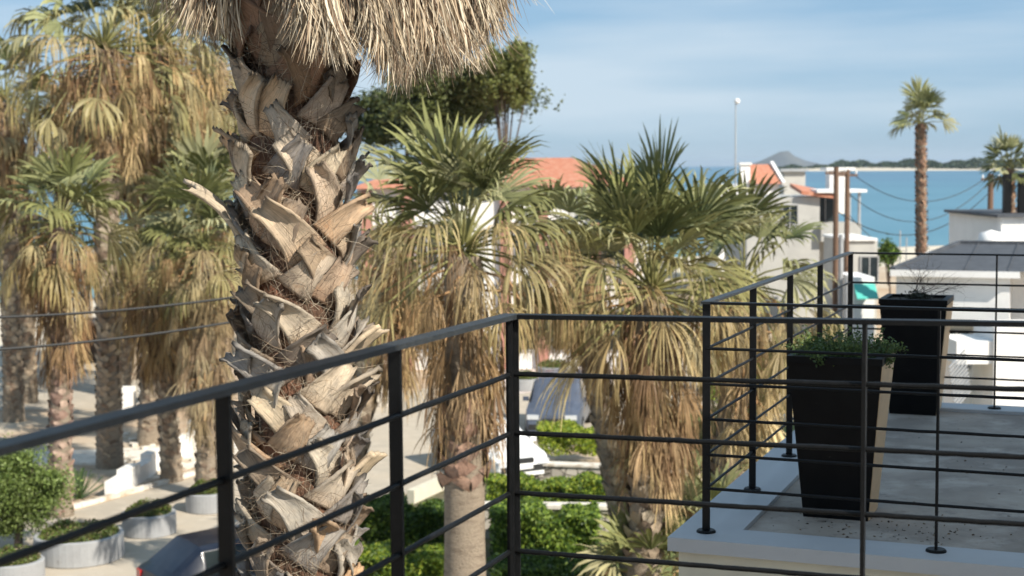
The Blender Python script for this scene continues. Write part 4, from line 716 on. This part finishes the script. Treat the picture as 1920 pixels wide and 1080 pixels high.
def bush(name, label, cat, c, r_, n, cols, size, trunk=None, lumps=9, lump_r=0.45, pname='crown'):
    c = np.asarray(c, float); r_ = np.asarray(r_, float); root = thing(name, label, cat, (c[0], c[1], trunk[2] if trunk is not None else 0)); mb = MB(); per = n // lumps
    for k in range(lumps):
        d = rng.normal(size=3); d /= np.linalg.norm(d); cc = c + d * r_ * rng.uniform(.25, .85); q = rng.normal(size=(per, 3)); q /= np.linalg.norm(q, axis=1)[:, None]
        q = q * np.abs(rng.normal(.62, .36, (per, 1))) * r_ * lump_r * rng.uniform(.45, 1.35) * rng.uniform(.7, 1.3, 3); tone = rng.uniform(.75, 1.25)
        leafquads(mb, cc + q, size, np.clip(pick(cols, per, .3) * tone, 0, 1))
    mb.build(pname, M['leaf'], root); mb = MB(); b0 = np.array([c[0], c[1], 0.0]); 
    tube(mb, [b0, (b0 + c) / 2 + [0.1, 0, 0], c], [max(.06, r_[0] * .08), max(.05, r_[0] * .06), .03], 8, col=np.array([.12, .09, .07]))
    for k in range(7): d = nrm(rng.normal(size=3) + [0, 0, .4]); tube(mb, [c * .6 + b0 * .4, c + d * r_ * .6], [max(.04, r_[0] * .035), .015], 6, col=np.array([.12, .09, .07]))
    mb.build('trunk' if pname == 'crown' else 'stem', M['bark'], root); return root
A = g(38, 1030); bush('bush', 'large round green bush in a concrete planter at the lower left', 'bush', (A[0], A[1] - .2, 1.35), (1.3, 1.2, 1.1), 60000, [(0.11, 0.16, 0.035), (0.16, 0.21, 0.055), (0.20, 0.26, 0.08), (0.08, 0.11, 0.025)], .036, lumps=70, lump_r=.30)
# pine behind
A = at(850, 175, 70); bush('pine_tree', 'broad dark pine behind the middle palm', 'pine tree', (A[0], 70, A[2]), (4.0, 3, 2.0), 60000, [(0.11, 0.13, 0.04), (0.14, 0.16, 0.05), (0.07, 0.085, 0.03)], .10, lumps=70, lump_r=.24)
A = at(945, 138, 68); bush('pine_tree', 'upright olive-green pine top against the sky right of the thatch', 'pine tree', (A[0], 68, A[2] - .2), (2.0, 1.6, 1.9), 40000, [(0.16, 0.175, 0.05), (0.20, 0.21, 0.065), (0.10, 0.115, 0.035)], .085, lumps=48, lump_r=.27)
A = at(760, 215, 74); bush('pine_tree', 'lower spreading pine seen just right of the big trunk', 'pine tree', (A[0], 74, A[2] - .3), (2.9, 2, 1.4), 26000, [(0.08, 0.10, 0.03), (0.11, 0.13, 0.04), (0.05, 0.07, 0.02)], .12, lumps=20, lump_r=.4)
A = at(1666, 478, 75); bush('bush', 'small round green tree beside the pale annex', 'tree', (A[0], 75, A[2]), (.6, .6, .6), 4000, DK + MID, .08, lumps=8, lump_r=.6)
for px, py, Y, r_, lab in ((1350, 715, 50, .9, 'airy yellow-green shrub behind the terrace corner post'), (1395, 745, 44, .8, 'spindly shrub on the lawn between the first two terrace posts'), (1455, 690, 52, 1.0, 'leafy shrub left of the nearer planter'), (1530, 640, 56, 1.1, 'pale green shrub above the nearer planter')):
    A = at(px, py, Y); bush('shrub', lab, 'shrub', (A[0], Y, max(A[2], .6)), (r_, r_, r_ * .8), 5000, LIME + MID, .06, lumps=10, lump_r=.5)
A = g(150, 935); mb = MB()
for i in range(30): a = i * 2.4; el = R_(rng.uniform(10, 80)); d = np.array([math.cos(a) * math.cos(el), math.sin(a) * math.cos(el), math.sin(el)]); bar(mb, A, A + d * .8, .05, .008, col=np.array([.08, .13, .05]))
mb.build('yucca', M['leaf'], label='small spiky dark green plant beside the round bush', cat='plant')

# ------------------------------------------------------------------ planters, walls, poles and small things at the left and middle
RG = 'round concrete planters along the road'
def round_planter(px, py, r_, h_, label, plants=True):
    A = g(px, py); root = thing('round_planter', label, 'planter', (A[0], A[1] + r_, 0), group=RG); c = (A[0], A[1] + r_, 0)
    mb = MB(); lathe(mb, c, [(r_ * .97, 0), (r_, .03), (r_, h_ - .02), (r_ - .02, h_), (r_ - .11, h_), (r_ - .12, h_ - .12)], 40); mb.build('ring', M['conc'], root, smooth=False)
    mb = MB(); lathe(mb, c, [(r_ - .115, h_ - .1), (0.3, h_ - .04), (0, h_ - .03)], 30); mb.build('soil', M['soil'], root, smooth=True)
    if plants:
        mb = MB(); n = 5000; a = rng.uniform(0, 6.28, n); rr = np.sqrt(rng.uniform(0, 1, n)) * (r_ - .1); hh = .22 * (1 - (rr / r_) ** 2) * (1 + .5 * np.sin(a * 3)); leafquads(mb, np.c_[c[0] + rr * np.cos(a), c[1] + rr * np.sin(a), h_ - .08 + rng.uniform(0, 1, n) * (hh + .08)], .035, pick([(0.10, 0.15, 0.03), (0.15, 0.19, 0.04), (0.18, 0.15, 0.07)], n)); mb.build('ground_cover_plant', M['leaf'], label='low green plants in the ' + label.replace(' in front of the salmon pilasters', ' by the salmon pilasters').replace(' cut by the lower left corner', ' at the lower left corner'), cat='plant')
round_planter(268, 1012, .62, .50, 'round concrete planter between the dark car and the white steps')
round_planter(382, 966, .55, .48, 'round concrete planter just left of the big trunk')
round_planter(125, 1068, .95, .55, 'shaded round concrete planter under the big bush')
round_planter(10, 1100, .6, .4, 'low round planter cut by the lower left corner')
for px, py, r_, lab in ((1040, 712, .75, 'pale round planter on the pink paving in front of the salmon pilasters'), (1092, 690, .35, 'small grey pot on the paving behind the blue-grey car'), (1145, 674, .38, 'small grey pot at the far end of the paving'), (985, 735, .6, 'low grey planter left of the blue-grey car')): round_planter(px, py, r_, .45 if r_ > .5 else .6, lab)
# stepped white wall
mb = MB(); A = g(207, 934); B = g(352, 846); nst = 7
for k in range(nst):
    f0, f1 = k / nst, (k + 1) / nst; a = A + (B - A) * f0; b_ = A + (B - A) * f1; hh = .38 + .16 * (k % 2) + .02 * k + rng.uniform(-.05, .05); 
    c = (a + b_) / 2; bar(mb, a + [0, 0, hh / 2], b_ + [0, 0, hh / 2], .30 + .012 * (k % 2), hh)
box(mb, B + [0.25, .3, .45], (.5, .5, .9)); mb.build('stepped_wall', M['white2'], label='low white stepped masonry wall leading up to a square end block', cat='wall')
# scattered pale stones on the path
mb = MB()
for k in range(60):
    px_, py_ = rng.uniform(230, 440), rng.uniform(815, 900)
    if py_ > 925 - (px_ - 215) * .62 + 50: continue
    A = g(px_, py_); s = rng.uniform(.06, .2); V = rng.normal(size=(8, 3)); box(mb, A + [0, 0, s * .2], (s * 1.6, s, s * .6), rz=rng.uniform(0, 3), taper=.8)
mb.build('stones', M['flag'], kind='stuff', label='pale loose stones lying beside the white stepped wall', cat='stones')
# stone walls in the middle
def wall_run(name, label, p0, p1, th, z1, m1, cap=None):
    mb = MB(); d = nrm(p1 - p0); root = thing(name, label, 'wall', p0); bar(mb, p0 + [0, 0, z1 / 2], p1 + [0, 0, z1 / 2], th, z1); mb.build('masonry', m1, root)
    if cap: mb = MB(); bar(mb, p0 - d * .04 + [0, 0, z1 + cap / 2 + .002], p1 + d * .04 + [0, 0, z1 + cap / 2 + .002], th + .1, cap); mb.build('capping', M['flag'], root)
wall_run('stone_wall', 'upper rubble-stone retaining wall under the lime hedge', g(990, 900), g(1145, 906), .35, .44, M['stone'], .05)
wall_run('stone_wall', 'lower stone wall with a pale capping behind the rounded hedge', g(905, 1008), g(1172, 1012), .3, .72, M['stone'], .08)
wall_run('stone_wall', 'pale rubble wall on the far side of the road right of the big trunk', g(655, 770), g(735, 758), .5, .75, M['stone'])
wall_run('low_wall', 'thin white kerb wall around the lawn beyond the terrace', g(1330, 792), g(1500, 790), .25, .22, M['white2'])
wall_run('low_wall', 'dark brown slatted boundary wall behind the rubble by the road', g(640, 728), g(760, 716), .2, .8, mat('weathered brown boards', (0.20, 0.14, 0.10), .9, noise=(3, (0.12, 0.08, 0.06), .4, .7), scale=(1, 1, 6)))
wall_run('low_wall', 'tan wall end by the road at the foot of the middle palm', g(770, 945), g(835, 915), .2, .35, M['cream'])
A = g(684, 762); mb = MB(); tube(mb, [A, A + [0, 0, 2.1]], .05, 10); mb.build('metal_post', M['steel'], label='short grey metal post beside the rubble wall', cat='post')
mb = MB()
for k in range(3): box(mb, g(860 + 18 * k, 965) * [1, 1, 0] + [0, 0, .25], (.12, .12, .5))
mb.build('sign_stakes', M['white2'], label='row of short white stakes behind the middle palm trunk', cat='stakes')
# shade structures at far left (dark parked shapes under the palms)
def shelter(px, py, Y, w_, h_, lab):
    A = at(px, py, Y); root = thing('beach_shelter', lab, 'shelter', (A[0], Y, 0)); mb = MB(); box(mb, (A[0], Y + .5, h_), (w_, 2.4, .14)); mb.build('roof', M['darkwood'], root)
    for a in (-1, 1): mb = MB(); box(mb, (A[0] + a * (w_ / 2 - .1), Y - .4, h_ / 2 - .04), (.12, .12, h_ - .08)); mb.build('post', M['darkwood'], root)
    mb = MB(); box(mb, (A[0], Y + 1.6, h_ / 2 - .04), (w_ - .4, .08, h_ - .08)); mb.build('back_panel', M['darkwood'], root)
shelter(170, 700, 64, 3.6, 1.9, 'dark timber beach shelter behind the left palms'); shelter(350, 690, 60, 3.4, 2.0, 'dark timber beach shelter just left of the big trunk')
shelter(715, 640, 66, 3.0, 2.2, 'dark timber lean-to beside the white house, right of the big trunk')
# poles and wires
def pole(px, ytop, Y, r_, m1, lab, name='utility_pole', arms=True, group=None):
    A = at(px, ytop, Y); root = thing(name, lab, 'pole', (A[0], Y, 0), group=group); mb = MB(); tube(mb, [(A[0], Y, 0), A], [r_ * 1.2, r_], 12); mb.build('shaft', m1, root, smooth=True)
    if arms:
        mb = MB(); bar(mb, A + [-.45, 0, -.25], A + [.45, 0, -.25], .09, .09); mb.build('crossarm', m1, root)
        for k in (-.38, .38): mb = MB(); lathe(mb, A + [k, 0, -.2], [(0, .16), (.04, .15), (.045, .06), (.03, 0)], 10); mb.build('insulator', M['white'], root)
    return A
UG = 'utility poles before the sea'
q1 = pole(1568, 313, 62, .105, M['pole'], 'left wooden utility pole in front of the balcony house', group=UG); q2 = pole(1589, 318, 66, .105, M['pole'], 'right wooden utility pole in front of the balcony house', group=UG)
q3 = pole(1858, 326, 70, .13, M['pole'], 'dark utility pole between the lone palm and the black posts', group=UG)
pole(1577, 440, 61.5, .09, M['conc'], 'short pale concrete pole at the foot of the paired utility poles', arms=False)
A = at(1382, 190, 90); root = thing('street_lamp', 'tall slim street lamp with a white globe against the sky', 'street lamp', (A[0], 90, 0)); mb = MB(); tube(mb, [(A[0] - .08, 90, 0), (A[0] - .08, 90, A[2] - .1), (A[0], 90, A[2])], [.09, .035, .03], 8); mb.build('mast', M['steel'], root)
mb = MB(); lathe(mb, A, [(0, -.18), (.14, -.12), (.18, 0), (.14, .12), (0, .18)], 16); mb.build('globe', M['white'], root, smooth=True)
def wire(p0, p1, sag, r_, lab):
    t = np.linspace(0, 1, 40)[:, None]; p = np.asarray(p0) * (1 - t) + np.asarray(p1) * t; p = p - np.array([0, 0, 1.0]) * (4 * sag * t * (1 - t)); mb = MB(); tube(mb, p, r_, 6); mb.build('cable', M['cable'], label=lab, cat='cable', group='overhead cables')
wire(q2, q3, 1.35, .018, 'highest sagging cable between the poles over the sea'); wire(q2 - [0, 0, 1.0], q3 - [0, 0, .3], 1.6, .018, 'middle sagging cable between the poles over the sea'); wire(q1 - [0, 0, 1.8], q3 - [0, 0, .8], 1.5, .02, 'lowest sagging cable between the poles over the sea')
wire(q2 - [0, 0, 1.9], at(1700, 470, 90), .5, .018, 'thin cable dropping right from the paired poles towards the shore')
wire(at(-120, 598, 17), at(520, 545, 20), .08, .017, 'upper black cable crossing the left palms'); wire(at(-120, 662, 17), at(520, 588, 20), .08, .017, 'lower black cable crossing the left palms')
for px, yt, lab in ((1688, 432, 'thin grey shore post left of the lone palm, the first of a close pair'), (1700, 445, 'thin grey shore post nearest the left side of the lone palm trunk'), (1787, 436, 'short grey shore post just right of the lone palm'), (1815, 425, 'grey shore post farthest right, above the ridge of the grey roof')):
    A = at(px, yt, 110); mb = MB(); tube(mb, [(A[0], 110, 0), A], .05, 6); mb.build('mooring_post', M['steel'], label=lab, cat='post', group='thin posts along the shore')
# ------------------------------------------------------------------ cars
def paint(name, c): return mat(name, c, .35, metal=0, coat=.2, spec=.3, noise=(3, tuple(min(1, a * 1.15 + .01) for a in c), .4, .7))
M['tyre'] = mat('tyre rubber', (.015, .015, .015), .85); M['rim'] = mat('alloy', (.4, .4, .41), .35, metal=.8); M['red'] = mat('red lens', (.45, .02, .02), .2, coat=.5); M['clear'] = mat('clear lens', (.6, .62, .64), .12, coat=.5); M['trim'] = mat('black plastic', (.02, .02, .02), .6); M['plate'] = mat('number plate', (.75, .75, .73), .5)
def car(label, P, rz, pm, suv=False, Lc=4.3, W=1.78, H=1.5):
    root = thing('parked_car', label, 'car', P, rz); hl = Lc / 2; w_ = W / 2; bel = 1.02 if suv else .86
    # stations: x, belt z, top z, upper half-width factor (x+ = front)
    st = [(-hl, .62, .62, .86, .80), (-hl + .06, .86, .88, .95, .84), (-hl + .20, bel + .06, bel + .16, .98, .80), (-hl + .52 if suv else -hl + .75, bel + .05, H - .04, 1, .72), (-.5, bel + .02, H, 1, .73), (.62 if suv else .35, bel, H - .03, 1, .76 if suv else .73),
          (1.15 if not suv else 1.05, bel - .02, bel + .05, 1, .82), (hl - .35, bel - .12, bel - .08, .97, .8), (hl - .06, bel - .26, bel - .24, .9, .78), (hl, .48, .48, .84, .76)]
    rows = []
    for (x, b_, tz, wf, uf) in st:
        ww = w_ * wf; rows.append([(x, -ww * .9, .22), (x, -ww, .38), (x, -ww * 1.0, b_ * .75), (x, -ww * .965, b_), (x, -ww * uf - .03, max(b_ + .005, tz - .07)), (x, -ww * uf * .82, tz), (x, 0, tz + .015),
            (x, ww * uf * .82, tz), (x, ww * uf + .03, max(b_ + .005, tz - .07)), (x, ww * .965, b_), (x, ww, b_ * .75), (x, ww, .38), (x, ww * .9, .22)])
    V = np.array(rows); n, k = V.shape[:2]; i = np.arange(n - 1)[:, None] * k; j = np.arange(k - 1)[None]; F = np.stack([i + j, i + k + j, i + k + j + 1, i + j + 1], -1).reshape(-1, 4)
    mb = MB(); mb.add(V, F); mb.add(V[0], [[0, 1, 11, 12], [1, 2, 10, 11], [2, 3, 9, 10], [3, 4, 8, 9]]); mb.add(V[-1], [[12, 11, 1, 0], [11, 10, 2, 1], [10, 9, 3, 2], [9, 8, 4, 3]]); mb.add([V[0][0], V[0][-1], V[-1][-1], V[-1][0]], [[0, 1, 2, 3]])
    o = mb.build('body', pm, root, smooth=True, local=True); bv = o.modifiers.new('b', 'BEVEL'); bv.width = .07; bv.segments = 3; bv.limit_method = 'ANGLE'; bv.angle_limit = .25
    def pane(q, off, nm='window', m1='glass', shrink=.08):
        q = np.array(q, float); c = q.mean(0); q = c + (q - c) * (1 - shrink); nn_ = nrm(np.cross(q[1] - q[0], q[3] - q[0])); 
        if np.dot(nn_, c - np.array([0, 0, .8])) < 0: nn_ = -nn_
        mb = MB(); mb.add(np.vstack([q + nn_ * off, q - nn_ * .01]), BOXF); return mb.build(nm, M[m1], root, local=True)
    pane([V[5][4], V[6][4] + [0, .06, 0], V[6][8] - [0, .06, 0], V[5][8]], .012, 'windscreen', shrink=.10); pane([V[3][4], V[2][4], V[2][8], V[3][8]], .012, 'rear_window', shrink=.14)
    for s in (0, 1):
        a, b_ = (3, 4) if s == 0 else (9, 8)
        pane([V[3][a], V[4][a], V[4][b_], V[3][b_]], .012); pane([V[4][a], V[5][a], V[5][b_], V[4][b_]], .012)
        q = V[6][a] * .8 + V[5][a] * .2; pane([V[5][a], q, V[5][b_] * .75 + q * .25 + [0, 0, .0], V[5][b_]], .012)
    for sx in (-1, 1):
        for sy in (-1, 1):
            c = np.array([sx * (hl - .82), sy * (w_ - .1), .32]); mb = MB(); tube(mb, [c - [0, .11, 0], c - [0, .1, 0], c + [0, .1, 0], c + [0, .11, 0]], [.30, .325, .325, .30], 24); wo_ = mb.build('wheel', M['tyre'], root, local=True)
            mb = MB(); tube(mb, [c + [0, sy * .1, 0], c + [0, sy * .122, 0]], [.2, .17], 16); mb.build('rim', M['rim'], wo_, local=True)
    for sy in (-1, 1):
        mb = MB(); box(mb, (hl - .10, sy * w_ * .66, bel - .30), (.18, .36, .14)); mb.build('headlight', M['clear'], root, local=True)
        mb = MB(); box(mb, (-hl + .07, sy * w_ * .76, bel - .12), (.12, .2 if not suv else .14, .2 if not suv else .4)); mb.build('tail_light', M['red'], root, local=True)
        mb = MB(); box(mb, (.82, sy * (w_ + .08), bel + .08), (.12, .18, .13)); mb.build('mirror', pm, root, local=True)
    mb = MB(); box(mb, (hl - .02, 0, .42), (.08, W * .8, .16)); box(mb, (hl - .06, 0, .62), (.12, .6, .12)); mb.build('grille', M['trim'], root, local=True)
    mb = MB(); box(mb, (hl + .03, 0, .46), (.02, .5, .11)); mb.build('number_plate', M['plate'], root, local=True); mb = MB(); box(mb, (-hl - .01, 0, .62), (.03, .5, .11)); mb.build('number_plate', M['plate'], root, local=True)
    mb = MB(); box(mb, (-hl + .02, 0, .4), (.1, W * .82, .2)); mb.build('rear_bumper', M['trim'], root, local=True)
    return root
navy = paint('dark blue car paint', (.006, .010, .022)); slate_b = paint('slate blue car paint', (.07, .085, .12)); whitep = paint('white car paint', (.75, .75, .74))
car('dark blue car at the bottom left, seen from behind over its roof', (-5.0, 28.5, .01), R_(34), navy, False, 4.3, 1.8, 1.46)
A = g(1052, 822); car('slate-blue boxy car facing the camera behind the railing', (A[0], A[1] + 1.6, .02), R_(-98), slate_b, True, 4.3, 1.78, 1.75)
A = g(935, 905); car('white car partly hidden behind the middle palm trunk', (A[0] - .3, A[1] + 1.6, .01), R_(-62), whitep, False, 4.2, 1.75, 1.45)
# ------------------------------------------------------------------ haze
if True:
    hm = bpy.data.materials.new('sea haze'); hm.use_nodes = True; t = hm.node_tree; t.nodes.clear(); ho = N(t, 'ShaderNodeOutputMaterial'); hv = N(t, 'ShaderNodeVolumePrincipled')
    hv.inputs['Color'].default_value = (0.70, 0.84, 1.0, 1); hv.inputs['Density'].default_value = 0.00005; hv.inputs['Anisotropy'].default_value = 0.2; t.links.new(hv.outputs[0], ho.inputs['Volume'])
    mb = MB(); box(mb, (0, 11800, 32), (41000, 24800, 80)); mb.build('haze', hm, kind='stuff', label='thin pale sea haze', cat='haze')
